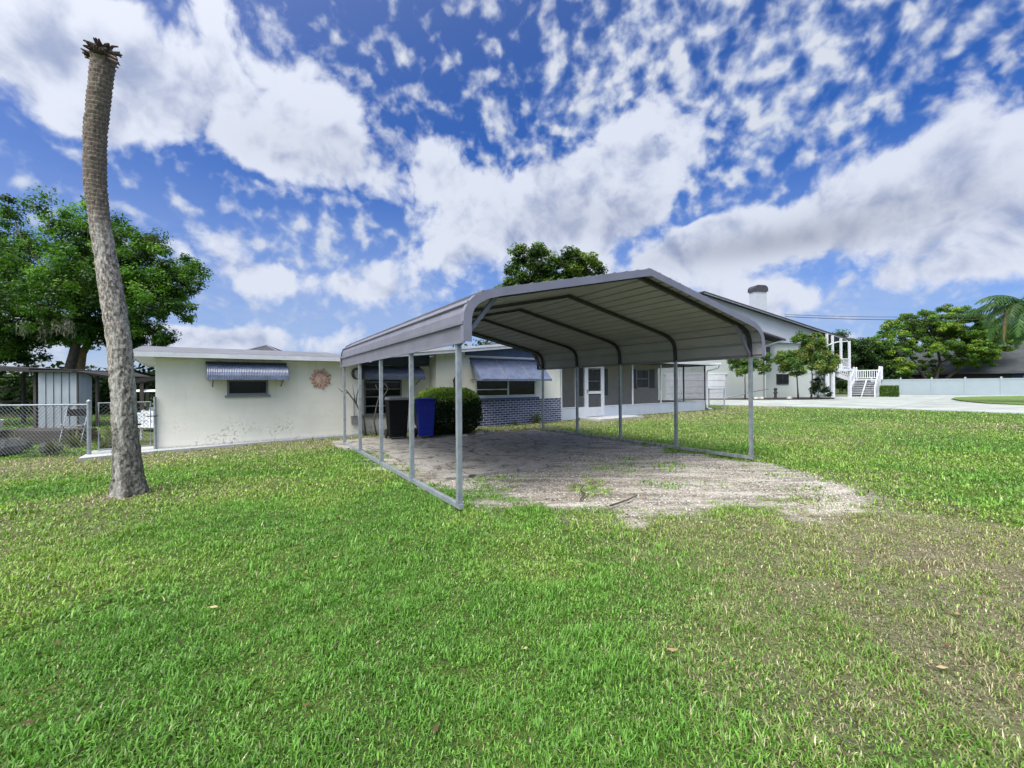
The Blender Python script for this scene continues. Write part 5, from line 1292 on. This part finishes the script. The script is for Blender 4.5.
# ------------------------------------------------------------------ NEIGHBOUR HOUSE
NB = np.array([23.6, 41.5]); NTH = R(12)
def nbw(u, v): a = np.array([math.cos(NTH), math.sin(NTH)]); b = np.array([-math.sin(NTH), math.cos(NTH)]); return tuple(NB + a * u + b * v)
def neighbour():
    root = empty('neighbour_house', (NB[0], NB[1], 0), NTH, 'two storey pale house with big gable and chimney beyond the driveway', 'house')
    pk, pz, sl = -6.1, 9.95, 0.256
    def rz(u): return pz - sl * abs(u - pk)
    ur = 9.95; ul = -22
    # main body and gable
    m = MB(); m.prism([(ul + .8, 0), (7.0, 0), (7.0, rz(7.0) - .12), (pk, pz - .12), (ul + .8, rz(ul + .8) - .12)], 'y', 0.8, 14); m.build('wall', M_BEIGE, root)
    m = MB(); m.prism([(0.25, 5.45), (7.0, 5.45 if False else 5.3), (7.6, rz(7.6) - .14), (pk, pz - .14), (ul + 3, rz(ul + 3) - .14), (-19, 5.45)], 'y', 0.5, 0.78); m.build('gable_siding', M_GABLE, root)
    r = MB(); r.prism([(pk, pz), (ur, rz(ur)), (ur, rz(ur) - .13), (pk, pz - .13)], 'y', -0.15, 14.5); r.prism([(pk, pz), (pk, pz - .13), (ul, rz(ul) - .13), (ul, rz(ul))], 'y', -0.15, 14.5); rf = r.build('roof', M_ROOFD, root)
    f = MB(); f.prism([(pk, pz - .132), (ur - .1, rz(ur - .1) - .132), (ur - .1, rz(ur - .1) - .20), (pk, pz - .20)], 'y', -0.12, -0.06); f.build('rake_board', M_GABLE, root)
    # chimney
    m = MB(); m.box(2.95, 4.0, 6.5, 4.35, 4.9, 11.15); ch = m.build('chimney', M_CHIM, root)
    m = MB(); prof = [(2.86, 11.15), (4.44, 11.15), (4.44, 11.5), (4.3, 11.7), (4.05, 11.8), (3.2, 11.8), (3.0, 11.7), (2.86, 11.5)]; m.prism(prof, 'y', 3.9, 5.0); m.build('chimney_cap', M_ROOFD, ch)
    # front wing with its own lower rake
    def r2(u): return 5.57 + 0.268 * (1.85 - u)
    m = MB(); m.prism([(-14, 0), (0.22, 0), (0.22, r2(0.22) - .16), (-6.4, r2(-6.4) - .16), (-14, r2(-6.4) - .16 - 2.0)], 'y', -0.0, 0.78); m.build('wall', M_BEIGE, root)
    r = MB(); r.prism([(-6.4, r2(-6.4)), (1.85, r2(1.85)), (1.85, r2(1.85) - .16), (-6.4, r2(-6.4) - .16)], 'y', -1.0, 0.78); r.build('roof', M_ROOFD, root)
    m = MB(); m.box(-1.2, -0.45, 5.1, 0.2, -0.3, 5.2) if False else None
    g = MB(); g.tube([(1.7, -.9, 5.45), (0.9, -.6, 5.2), (0.5, -.1, 5.0), (0.42, -.06, 4.8), (0.42, -.06, 0.1)], 0.07, 6); g.build('downspout', M_BEIGE, root)
    g = MB(); g.box(0.62, -0.05, 3.4, 0.98, 0.79, 4.9); g.build('corner_panel', M_ROOFD, root)
    # garage door and window
    m = MB(); m.box(-10.0, -0.05, 0.02, -3.9, -0.004, 2.3)
    gd = m.build('garage_door', M_WHITE, root)
    m = MB()
    for z in (0.58, 1.15, 1.72): m.box(-9.95, -0.056, z, -3.95, -0.051, z + .03)
    m.build('panel_line', M_GREYP, gd)
    m = MB(); m.box(-10.2, -0.07, 2.3, -3.7, -0.004, 2.45); m.build('door_header', M_TRIM, root)
    window(2.43, 3.80, 1.36, 2.34, 0.745, mullions=(3.1,), fm=M_IRON, parent=root, sill=False)
    # upstairs porch at the right end, on columns
    m = MB(); m.box(7.02, -0.6, 2.6, 9.9, 6, 2.82); m.box(9.91, 3.0, 2.6, 13.4, 6, 2.82); m.build('porch_deck', M_WHITE, root)
    m = MB(); m.box(7.0, 0.8, 2.82, 9.6, 0.95, 3.9); m.box(9.5, 0.95, 2.82, 9.65, 6, 3.9) if False else None
    for u in (7.1, 7.75, 8.75, 9.75):
        p = MB(); p.box(u - .08, -.5, 2.82, u + .08, -.34, rz(u) - .35); p.build('porch_post', M_WHITE, root)
    m = MB(); m.box(7.02, 2.0, 2.83, 9.7, 2.1, 5.6); m.build('porch_screen', M_ROOFD, root)
    rl = MB(); rl.box(8.83, -.48, 3.75, 9.67, -.40, 3.83); rl.box(8.83, -.48, 2.95, 9.67, -.40, 3.02)
    for k in range(6): rl.box(8.87 + .14 * k, -.46, 3.02, 8.91 + .14 * k, -.42, 3.75)
    rl.build('porch_railing', M_WHITE, root)
    for u in (7.1, 7.75, 9.75):
        p = MB(); p.box(u - .11, -.55, 0.04, u + .11, -.33, 2.6); p.build('column', M_WHITE, root)
    m = MB(); m.box(7.02, 1.2, 0, 8.3, 1.35, 2.6); m.box(8.6, 1.2, 0, 9.7, 1.35, 2.6); m.build('wall', M_BEIGE, root)
    g = MB(); g.tube([(9.8, -.2, 5.55), (8.5, -.3, 5.45), (7.6, -.45, 5.25), (7.2, -.5, 5.1)], 0.06, 6); g.build('gutter', M_WHITE, root)
neighbour()

def staircase():
    root = empty('staircase', (35.5, 48.5, 0.05), R(-48.5), 'white wooden outdoor staircase turning down to the driveway', 'staircase')
    # upper flight runs right (+x) from the deck at z 2.75 down to the landing
    nl = 6; x0, z0, x1, z1 = 0.0, 2.75, 2.1, 1.75
    for y in (-1.25, -0.05):
        m = MB(); m.hexa([(x0, y, z0 - .45), (x1, y, z1 - .35), (x1, y + .06, z1 - .35), (x0, y + .06, z0 - .45), (x0, y, z0 + .05), (x1, y, z1 + .05), (x1, y + .06, z1 + .05), (x0, y + .06, z0 + .05)]); m.build('stringer', M_WHITE, root)
    for k in range(nl):
        t = (k + .5) / nl; m = MB(); x = x0 + (x1 - x0) * t; z = z0 + (z1 - z0) * t; m.box(x - .2, -1.19, z - .02, x + .2, -.05, z + .02); m.build('tread', M_GREYP, root)
    r = MB()
    y = -1.24
    r.hexa([(x0, y, z0 + .95), (x1, y, z1 + .95), (x1, y + .08, z1 + .95), (x0, y + .08, z0 + .95), (x0, y, z0 + 1.04), (x1, y, z1 + 1.04), (x1, y + .08, z1 + 1.04), (x0, y + .08, z0 + 1.04)])
    r.hexa([(x0, y, z0 + .12), (x1, y, z1 + .12), (x1, y + .08, z1 + .12), (x0, y + .08, z0 + .12), (x0, y, z0 + .2), (x1, y, z1 + .2), (x1, y + .08, z1 + .2), (x0, y + .08, z0 + .2)])
    for k in range(13):
        t = (k + .5) / 13; x = x0 + (x1 - x0) * t; z = z0 + (z1 - z0) * t; r.box(x - .035, y + .02, z + .15, x + .035, y + .06, z + .98)
    r.build('railing', M_WHITE, root)
    # landing
    m = MB(); m.box(2.1, -1.3, 1.62, 4.3, 0.0, 1.74); m.build('landing', M_WHITE, root)
    m = MB(); m.box(2.15, -.10, 2.62, 4.25, -.02, 2.72); m.box(2.15, -.10, 1.85, 4.25, -.02, 1.92)
    for k in range(11): m.box(2.28 + .185 * k, -.09, 1.9, 2.35 + .185 * k, -.03, 2.64)
    m.build('railing', M_WHITE, root)
    for x, y in ((2.12, -1.25), (4.22, -1.25), (4.22, -.08), (2.12, -.08)):
        m = MB(); m.box(x - .08, y - .08, 0, x + .08, y + .08, 2.95); m.lathe([(.1, 2.95), (.1, 2.99), (.02, 3.05)], 8, (x, y, 0)); m.build('newel_post', M_WHITE, root)
    # lower flight comes towards the drive (-y)
    n = 8; run = 2.3
    for k in range(n):
        z = 1.62 - 1.62 * (k + 1) / (n + 1); y = -1.3 - run * (k + .5) / n
        m = MB(); m.box(2.22, y - .17, z - .02, 4.14, y + .17, z + .025); m.build('tread', M_WHITE, root)
        m = MB(); m.box(2.22, y + .14, z - .17, 4.14, y + .155, z - .022); m.build('riser', M_GREYP, root)
    for x in (2.12, 3.15, 4.16):
        m = MB(); m.prism([(-1.3, 1.62), (-1.3 - run, 0.0), (-1.3 - run, 0.22), (-1.3, 1.80)] if x != 3.15 else [(-1.3, 1.52), (-1.3 - run, -.08), (-1.3 - run, 0.10), (-1.3, 1.66)], 'x', x - .03, x + .05); m.build('stringer', M_WHITE, root)
    for x in (2.1, 4.2):
        m = MB(); m.prism([(-1.3, 2.62), (-1.3 - run, 0.92), (-1.3 - run, 1.02), (-1.3, 2.74)], 'x', x - .05, x + .05); m.box(x - .06, -1.36 - run, 0, x + .06, -1.24 - run, 1.1)
        for k in range(9):
            y = -1.4 - (run - .2) * k / 8; t = (-1.3 - y) / run; m.box(x - .02, y - .035, 1.75 - 1.62 * t, x + .02, y + .035, 2.65 - 1.7 * t)
        m.build('railing', M_WHITE, root)
staircase()

# planted bed in front of the neighbour house
sheet('planting_bed', [(15.0, 38.7), (19.6, 37.3), (22.0, 36.6), (25.0, 36.6), (27.6, 37.6), (29.6, 40.2), (29.5, 42.0), (23.7, 41.0), (15.0, 39.6)], 0.10, M_MULCH, thick=0.06)
m = MB(); m.lathe([(.20, 0), (.20, .06), (.11, .10), (.10, .45), (.17, .50), (.17, .56), (.10, .62), (.12, .80), (.19, .84), (.05, .95)], 14)
o = m.build('garden_urn', M_IRON, None, smooth=False); o.location = (22.6, 37.6, .10); tag(o, 'short dark garden urn between the two crepe myrtles', 'garden ornament')
for i, (x, y, l) in enumerate([(21.4, 37.6, 'pale rock in the bed left of the garden urn'), (20.9, 37.5, 'pale rock in the bed beside the thin crepe myrtle'), (23.6, 37.3, 'pale rock in the bed left of the larger crepe myrtle')]):
    rock((x, y, .09), (.22, .2, .22), l, None, 140 + i, 'rocks in the planting bed')
m = MB(); m.tube([(0, 0, .12), (2.0, .1, .62), (3.9, .2, .95)], .05, 6)
o = m.build('driftwood_rail', M_GREYP, None); o.location = (18.4, 37.9, .02); tag(o, 'grey sloping rail low in the bed behind the carport post', 'rail')

# ------------------------------------------------------------------ white vinyl fence
def vinyl_fence():
    A = np.array([41.6, 50.7]); B = np.array([64.0, 30.4]); L = float(np.hypot(*(B - A))); ang = math.atan2(*(B - A)[::-1])
    root = empty('vinyl_fence', (A[0], A[1], 0), ang, 'long white panelled vinyl fence along the far side of the driveway', 'fence')
    n = 12; s = L / n
    for k in range(n + 1):
        m = MB(); m.box(k * s - .075, -.075, 0, k * s + .075, .075, 1.86); m.lathe([(.10, 1.86), (.10, 1.89), (.01, 1.96)], 4, (k * s, 0, 0)); m.build('post', M_VINYL, root)
        if k < n:
            m = MB(); m.box(k * s + .076, -.02, .10, (k + 1) * s - .076, .02, 1.68)
            for j in range(1, 11): x = k * s + .076 + (s - .152) * j / 11; m.box(x - .006, -.0225, .12, x + .006, -.0205, 1.66)
            m.box(k * s + .076, -.045, 1.64, (k + 1) * s - .076, .045, 1.78); m.box(k * s + .076, -.045, .04, (k + 1) * s - .076, .045, .18)
            m.build('panel', M_VINYL, root)
vinyl_fence()

# neighbour beyond the fence
root = empty('neighbour_house', (62, 61, 0), R(-42), 'low navy and brown house with grey shingle roof behind the fence', 'house')
m = MB(); m.box(-12, 0, 0, 5, 9, 2.6); m.build('wall', M_BROWNW, root)
m = MB(); m.box(5, -.1, 0, 16, 9, 2.6); m.build('wall', M_NAVY, root)
m = MB(); m.prism([(-1.0, 2.62), (5.0, 6.6), (11, 2.62), (11, 2.8), (5.0, 6.8), (-1.0, 2.8)], 'x', -13, 17); m.build('roof', M_SHING, root)
m = MB(); m.box(-13, -1.06, 2.5, 17, -1.005, 2.78); m.build('fascia', M_SHUT, root)
m = MB(); m.box(-13, 4.9, 6.78, 17, 5.1, 6.86); m.build('ridge_cap', M_SHED, root)
for a in (6, 11):
    window(a, a + 2.2, 1.0, 2.2, -0.1, mullions=(a + 1.1,), parent=root)

# grass island in the drive
sheet('lawn_island', [(29.75, 25.2), (30.0, 27.7), (32.2, 31.3), (35.1, 34.9), (38.4, 38.0), (42.5, 39.6), (47.2, 40.2), (52, 38.5), (56, 30), (52, 18), (38, 10), (34.6, 14), (31.8, 19.2)], 0.12,
      mat('island_turf', (0.075, 0.15, 0.022), 0.95, var=0.35, vscale=6, bump=0.8, bscale=30, col2=(0.15, 0.23, 0.04)), thick=0.2)

# ------------------------------------------------------------------ palm at the right edge
def right_palm():
    root = empty('queen_palm', (32.35, 27.0, -0.15), 0, 'palm with drooping fronds at the photo\'s right edge', 'palm')
    m = MB(); m.tube([(0, 0, 0), (0.05, 0, 2), (0, 0, 4.2), (-.05, 0, 6.0)], [.24, .17, .15, .13], 12); m.build('trunk', M_BARK, root, smooth=True)
    rng = np.random.default_rng(3); top = np.array([-.05, 0, 6.0])
    specs = [(R(180), 0.7, 3.6, 1.3, 0), (R(200), 0.5, 3.8, 1.5, 0), (R(160), 0.9, 3.4, 1.3, 0), (R(230), 0.9, 3.6, 1.0, 0), (R(275), 0.6, 3.6, 1.1, 0), (R(315), 0.9, 3.6, 1.0, 0), (R(0), 0.7, 3.6, 1.0, 0),
             (R(45), 0.9, 3.6, 1.0, 0), (R(95), 0.7, 3.6, 1.0, 0), (R(135), 0.5, 3.7, 1.1, 0), (R(187), 0.1, 3.8, 1.6, 0), (R(178), 0.45, 3.7, 1.5, 0), (R(205), 0.25, 3.8, 1.6, 0), (R(220), 0.5, 3.6, 1.6, 0), (R(165), 0.5, 3.4, 1.6, 0), (R(195), -0.2, 3.4, 1.5, 0), (R(192), 0.55, 4.5, 2.45, 1), (R(240), 0.1, 3.4, 1.5, 0), (R(170), 0.15, 3.6, 1.5, 0)]
    for az, el, L, dr, dead in specs:
        pts = []; p = top.copy(); n = 16; e = el
        for j in range(n + 1):
            pts.append(p.copy()); st = L / n
            p = p + np.array([math.cos(az) * math.cos(e), math.sin(az) * math.cos(e), math.sin(e)]) * st; e -= dr * 1.5 / n * (0.5 + j / n)
            e = max(e, -1.5)
        V = []; F = []; C = []
        cc = np.array([0.19, 0.12, 0.055]) if dead else np.array([0.042, 0.10, 0.022]) * rng.uniform(.7, 1.5)
        sd = np.array([-math.sin(az), math.cos(az), 0])
        def quad(a, b, c, d, col):
            k = len(V); V.extend([a, b, c, d]); F.append((k, k + 1, k + 2, k + 3)); C.extend([col] * 4)
        for j in range(n):
            w = .03 * (1 - j / n) + .008
            quad(pts[j] - sd * w, pts[j] + sd * w, pts[j + 1] + sd * w * .9, pts[j + 1] - sd * w * .9, cc * 1.2)
            if j < 2: continue
            tdir = (pts[j + 1] - pts[j]) / np.linalg.norm(pts[j + 1] - pts[j])
            for q in range(4):
                o = pts[j] + (pts[j + 1] - pts[j]) * q / 4; l = (.75 if not dead else .5) * math.sin(math.pi * min(1, (j + q / 4) / n * .85 + .12)) * rng.uniform(.8, 1.15)
                for s in (-1, 1):
                    d = sd * s * (1.0 if not dead else .55) + tdir * rng.uniform(.35, .7) + np.array([0, 0, -rng.uniform(.25, .9) - (.6 if dead else 0)]); d /= np.linalg.norm(d)
                    wv = tdir * .032; mid = o + d * l * .5; tip = o + d * l + np.array([0, 0, -.22 * l])
                    col = cc * rng.uniform(.75, 1.3)
                    if dead and rng.uniform() < .35: col = np.array([0.17, 0.21, 0.07]) * rng.uniform(.8, 1.2)
                    quad(o - wv * .6, o + wv * .6, mid + wv, mid - wv, col); quad(mid - wv, mid + wv, tip + wv * .15, tip - wv * .15, col)
        o_ = np_mesh('frond', np.array(V), np.array(F), M_FROND, root, color=np.array(C))
        if dead: o_['label'] = 'browned hanging frond'
right_palm()

# ------------------------------------------------------------------ overhead cables
for (a, b, sag, r, l) in ((nbw(2.5, -0.2) + (8.0,), (76, 43.5, 10.2), 1.1, 0.022, 'upper black overhead cable running right from the neighbour gable'), (nbw(2.5, -0.25) + (7.8,), (76, 43.2, 9.9), 1.2, 0.03, 'lower thicker overhead cable running right from the neighbour gable')):
    m = MB(); pts = []
    for t in np.linspace(0, 1, 24): pts.append((a[0] + (b[0] - a[0]) * t, a[1] + (b[1] - a[1]) * t, a[2] + (b[2] - a[2]) * t - sag * 4 * t * (1 - t)))
    m.tube(pts, r, 5); o = m.build('overhead_cable', M_CABLE); tag(o, l, 'cable', 'overhead cables')

# fallen twigs on the gravel
for i, (pts, l) in enumerate([([(0.85, 5.5), (0.95, 5.75), (0.92, 5.98), (1.0, 6.2)], 'crooked dark twig lying on the gravel'), ([(1.15, 5.2), (1.42, 5.42), (1.6, 5.66)], 'straight dark twig lying on gravel nearest the lawn')]):
    m = MB(); m.tube([(x, y, .012 + .012 * (k % 2)) for k, (x, y) in enumerate(pts)], [.012, .010, .008, .005][:len(pts)], 5); o = m.build('twig', M_BARKD); tag(o, l, 'twig', 'twigs on the gravel')

# ------------------------------------------------------------------ camera
f_px, roll, pitch = 438.17, 0.0076, 0.0027
cam = bpy.data.cameras.new('camera'); co = bpy.data.objects.new('camera', cam); link(co)
cam.sensor_width = 36; cam.lens = 36 * f_px / 1024; cam.clip_start = 0.05; cam.clip_end = 4000
co.location = (0, 0, EYE)
from mathutils import Matrix
base = Matrix(((1, 0, 0), (0, 0, -1), (0, 1, 0)))           # looks along +Y
M3 = Matrix.Rotation(pitch, 3, 'X') @ base @ Matrix.Rotation(-roll, 3, 'Z')
co.rotation_euler = M3.to_euler()
scene.camera = co

# ------------------------------------------------------------------ light and sky
SUN_EL, SUN_AZ = R(58), R(215)      # azimuth clockwise from +Y
sd = Vector((math.sin(SUN_AZ) * math.cos(SUN_EL), math.cos(SUN_AZ) * math.cos(SUN_EL), math.sin(SUN_EL)))
sun = bpy.data.lights.new('sun', 'SUN'); so = bpy.data.objects.new('sun', sun); link(so)
sun.energy = 1.75; sun.angle = R(22); sun.color = (1.0, 0.95, 0.87)
so.rotation_euler = sd.to_track_quat('Z', 'Y').to_euler(); so.location = (0, 0, 30)

def sky():
    w = bpy.data.worlds.new('World'); scene.world = w; w.use_nodes = True
    N = NT(w.node_tree); bg = N.n['Background']
    st = N.new('ShaderNodeTexSky', sky_type='NISHITA'); st.sun_disc = False; st.sun_elevation = SUN_EL; st.sun_rotation = SUN_AZ
    st.ozone_density = 3.0; st.dust_density = 0.4; st.air_density = 1.0
    d = N.vmath('NORMALIZE', N.new('ShaderNodeTexCoord').outputs['Generated'])
    sp = N.new('ShaderNodeSeparateXYZ'); N.l.new(d, sp.inputs[0]); dz = sp.outputs['Z']
    up = N.math('MAXIMUM', dz, 0.0)
    def rayv(px, py):
        a, b = px - 512, py - 381
        v = Vector((a / f_px, 1, -b / f_px)); return v.normalized()
    def blob(px, py, sx, sy, amt, rot=0.0):
        c = rayv(px, py)
        t = Vector((c.y, -c.x, 0)).normalized(); u = t.cross(c).normalized()
        cr, sr = math.cos(rot), math.sin(rot); t2 = t * cr + u * sr; u2 = u * cr - t * sr
        # angular size per pixel shrinks off axis
        k = 1.0 / f_px / (1 + ((px - 512) ** 2 + (py - 381) ** 2) / f_px ** 2) ** 0.75
        a = N.dot(d, tuple(t2 / (sx * k))); b = N.dot(d, tuple(u2 / (sy * k)))
        r2 = N.math('ADD', N.math('MULTIPLY', a, a), N.math('MULTIPLY', b, b))
        e = N.math('POWER', 2.71828, N.math('MULTIPLY', r2, -1.0))
        front = N.math('GREATER_THAN', N.dot(d, tuple(c)), 0.0)
        return N.math('MULTIPLY', N.math('MULTIPLY', e, front), amt)
    def total(lst):
        s = None
        for b in lst:
            v = blob(*b); s = v if s is None else N.math('ADD', s, v)
        return s
    # plane projection: cloud sheets converge at the horizon
    inv = N.math('DIVIDE', 1.0, N.math('ADD', up, 0.13))
    pl = N.vmath('SCALE', d, inv)
    warp = N.vmath('SCALE', N.vmath('SUBTRACT', N.noise(d, 5.0, 3, 0.5, out='Color'), (0.5, 0.5, 0.5)), 0.09)
    # --- cumulus deck
    cum = total([(200, 95, 210, 62, 0.42, -0.15), (70, 70, 120, 50, 0.25, 0), (330, 70, 90, 60, 0.30, -0.3), (320, 160, 95, 50, 0.22, -0.2), (440, 150, 60, 40, 0.40, 0), (590, 180, 100, 62, 0.50, 0.1), (500, 230, 110, 45, 0.40, 0), (690, 225, 60, 40, .25, 0),
                 (740, 232, 140, 32, 0.42, 0), (925, 170, 110, 52, 0.42, 0.15), (990, 215, 80, 45, 0.25, 0), (270, 260, 130, 26, 0.22, 0), (350, 285, 80, 16, 0.2, 0), (240, 335, 130, 16, 0.32, 0), (880, 285, 200, 26, 0.24, 0.1), (1000, 255, 70, 22, .25, 0), (640, 290, 150, 40, 0.25, 0), (130, 330, 160, 25, 0.25, 0),
                 (460, 60, 75, 55, -0.42, 0.3), (545, 120, 50, 50, -0.30, 0.4), (45, 205, 60, 36, -0.40, 0), (150, 250, 60, 30, -0.3, -.2), (260, 195, 60, 26, -0.25, -0.4), (370, 212, 55, 30, -0.35, 0), (330, 235, 40, 18, -0.3, 0), (760, 145, 130, 20, -0.45, 0.55), (690, 210, 70, 16, -0.35, 0.5), (850, 80, 160, 16, -0.3, 0.5), (30, 140, 60, 25, -0.25, 0), (560, 320, 60, 14, -.15, 0), (10, 20, 60, 22, -.2, 0), (180, 300, 70, 20, -0.3, 0)])
    dw = N.vmath('ADD', d, warp)
    n1 = N.noise(dw, 5.5, 9, 0.54)
    def billow(v):
        q = N.noise(v, 9.0, 5, 0.52); return N.math('ABSOLUTE', N.math('SUBTRACT', N.math('MULTIPLY', q, 2.0), 1.0))
    base = N.math('ADD', N.math('MULTIPLY', n1, 0.86), N.math('MULTIPLY', billow(dw), 0.30))
    dens = N.math('ADD', base, N.math('MULTIPLY', cum, 0.60))
    ca = N.mapr(dens, 0.550, 0.665)
    # thick parts go grey underneath: compare with the density a little higher up and sunward
    off = N.vmath('ADD', dw, (-0.012, -0.01, 0.040))
    lit = N.math('SUBTRACT', N.math('ADD', N.math('MULTIPLY', n1, 0.7), N.math('MULTIPLY', billow(dw), 0.35)), N.math('ADD', N.math('MULTIPLY', N.noise(off, 5.5, 7, 0.54), 0.7), N.math('MULTIPLY', billow(off), 0.35)))
    # --- rippled altocumulus
    mp = N.new('ShaderNodeMapping'); N.l.new(N.vmath('ADD', pl, warp), mp.inputs['Vector']); mp.inputs['Rotation'].default_value = (0, 0, R(-28)); mp.inputs['Scale'].default_value = (9.0, 2.4, 1)
    n3 = N.noise(N.vmath('ADD', d, N.vmath('SCALE', warp, 0.5)), 31.0, 3, 0.45); n4 = N.noise(mp.outputs[0], 1.0, 3, 0.5)
    alto = total([(650, 60, 190, 90, 0.34, 0.3), (780, 80, 190, 60, 0.24, 0.5), (720, 150, 120, 60, 0.26, 0.4), (930, 60, 140, 60, 0.18, 0.4), (410, 20, 60, 40, 0.10, 0), (330, 255, 150, 40, 0.22, 0), (640, 110, 80, 60, 0.15, 0), (300, 220, 110, 30, .16, 0), (870, 260, 130, 40, .15, .2), (560, 90, 50, 60, .1, 0)])
    ad = N.math('ADD', N.math('ADD', N.math('MULTIPLY', n3, 0.85), N.math('MULTIPLY', n4, 0.30)), N.math('MULTIPLY', N.math('MINIMUM', alto, 0.40), 0.40))
    aa = N.math('MULTIPLY', N.mapr(ad, 0.57, 0.88), 0.92)
    # thin veil toward the horizon
    veil = N.math('MULTIPLY', N.mapr(dz, 0.04, 0.46, 0.95, 0.0), N.mapr(N.noise(pl, 0.9, 6, 0.6), 0.30, 0.58, 0.55, 1.0))
    hz = N.mapr(dz, 0.0, 0.10, 0.55, 0.0)
    # colours
    skyc = N.mix(1.0, st.outputs[0], (0.150, 0.40, 0.82, 1), 'MULTIPLY')
    B = 4.95
    shade = N.mapr(N.math('ADD', N.math('MULTIPLY', lit, 2.3), N.math('MULTIPLY', N.math('SUBTRACT', 0.66, dens), 1.1)), -0.50, 0.06)
    cumc = N.mix(shade, (0.34 * B, 0.42 * B, 0.66 * B, 1), (0.84 * B, 0.90 * B, 1.05 * B, 1))
    grey = total([(760, 243, 110, 17, 0.62, 0), (905, 205, 110, 24, 0.28, 0.0), (590, 215, 80, 22, 0.25, 0), (300, 140, 110, 30, 0.15, 0)])
    cumc = N.mix(N.math('MINIMUM', grey, 0.75), cumc, (0.36 * B, 0.40 * B, 0.52 * B, 1))
    altc = N.mix(N.mapr(n3, 0.40, 0.68), (0.46 * B, 0.58 * B, 0.88 * B, 1), (0.86 * B, 0.91 * B, 1.0 * B, 1))
    c = N.mix(aa, skyc, altc)
    c = N.mix(N.math('MULTIPLY', veil, 0.85), c, (0.52 * B, 0.64 * B, 0.90 * B, 1))
    c = N.mix(ca, c, cumc)
    c = N.mix(hz, c, (0.80 * B, 0.85 * B, 0.92 * B, 1))
    # added glow round the sun direction, out of view, to light the scene softly
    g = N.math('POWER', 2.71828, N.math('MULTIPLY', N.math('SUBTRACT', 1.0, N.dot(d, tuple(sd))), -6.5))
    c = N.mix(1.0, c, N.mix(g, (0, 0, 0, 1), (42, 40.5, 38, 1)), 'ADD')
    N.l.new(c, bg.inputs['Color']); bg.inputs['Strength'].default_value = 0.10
sky()

scene.view_settings.view_transform = 'Standard'; scene.view_settings.look = 'None'
scene.view_settings.exposure = 0.80; scene.view_settings.gamma = 1.0
scene.render.resolution_x = 1024; scene.render.resolution_y = 768
scene.cycles.max_bounces = 6; scene.cycles.transparent_max_bounces = 12
scene.cycles.use_denoising = True
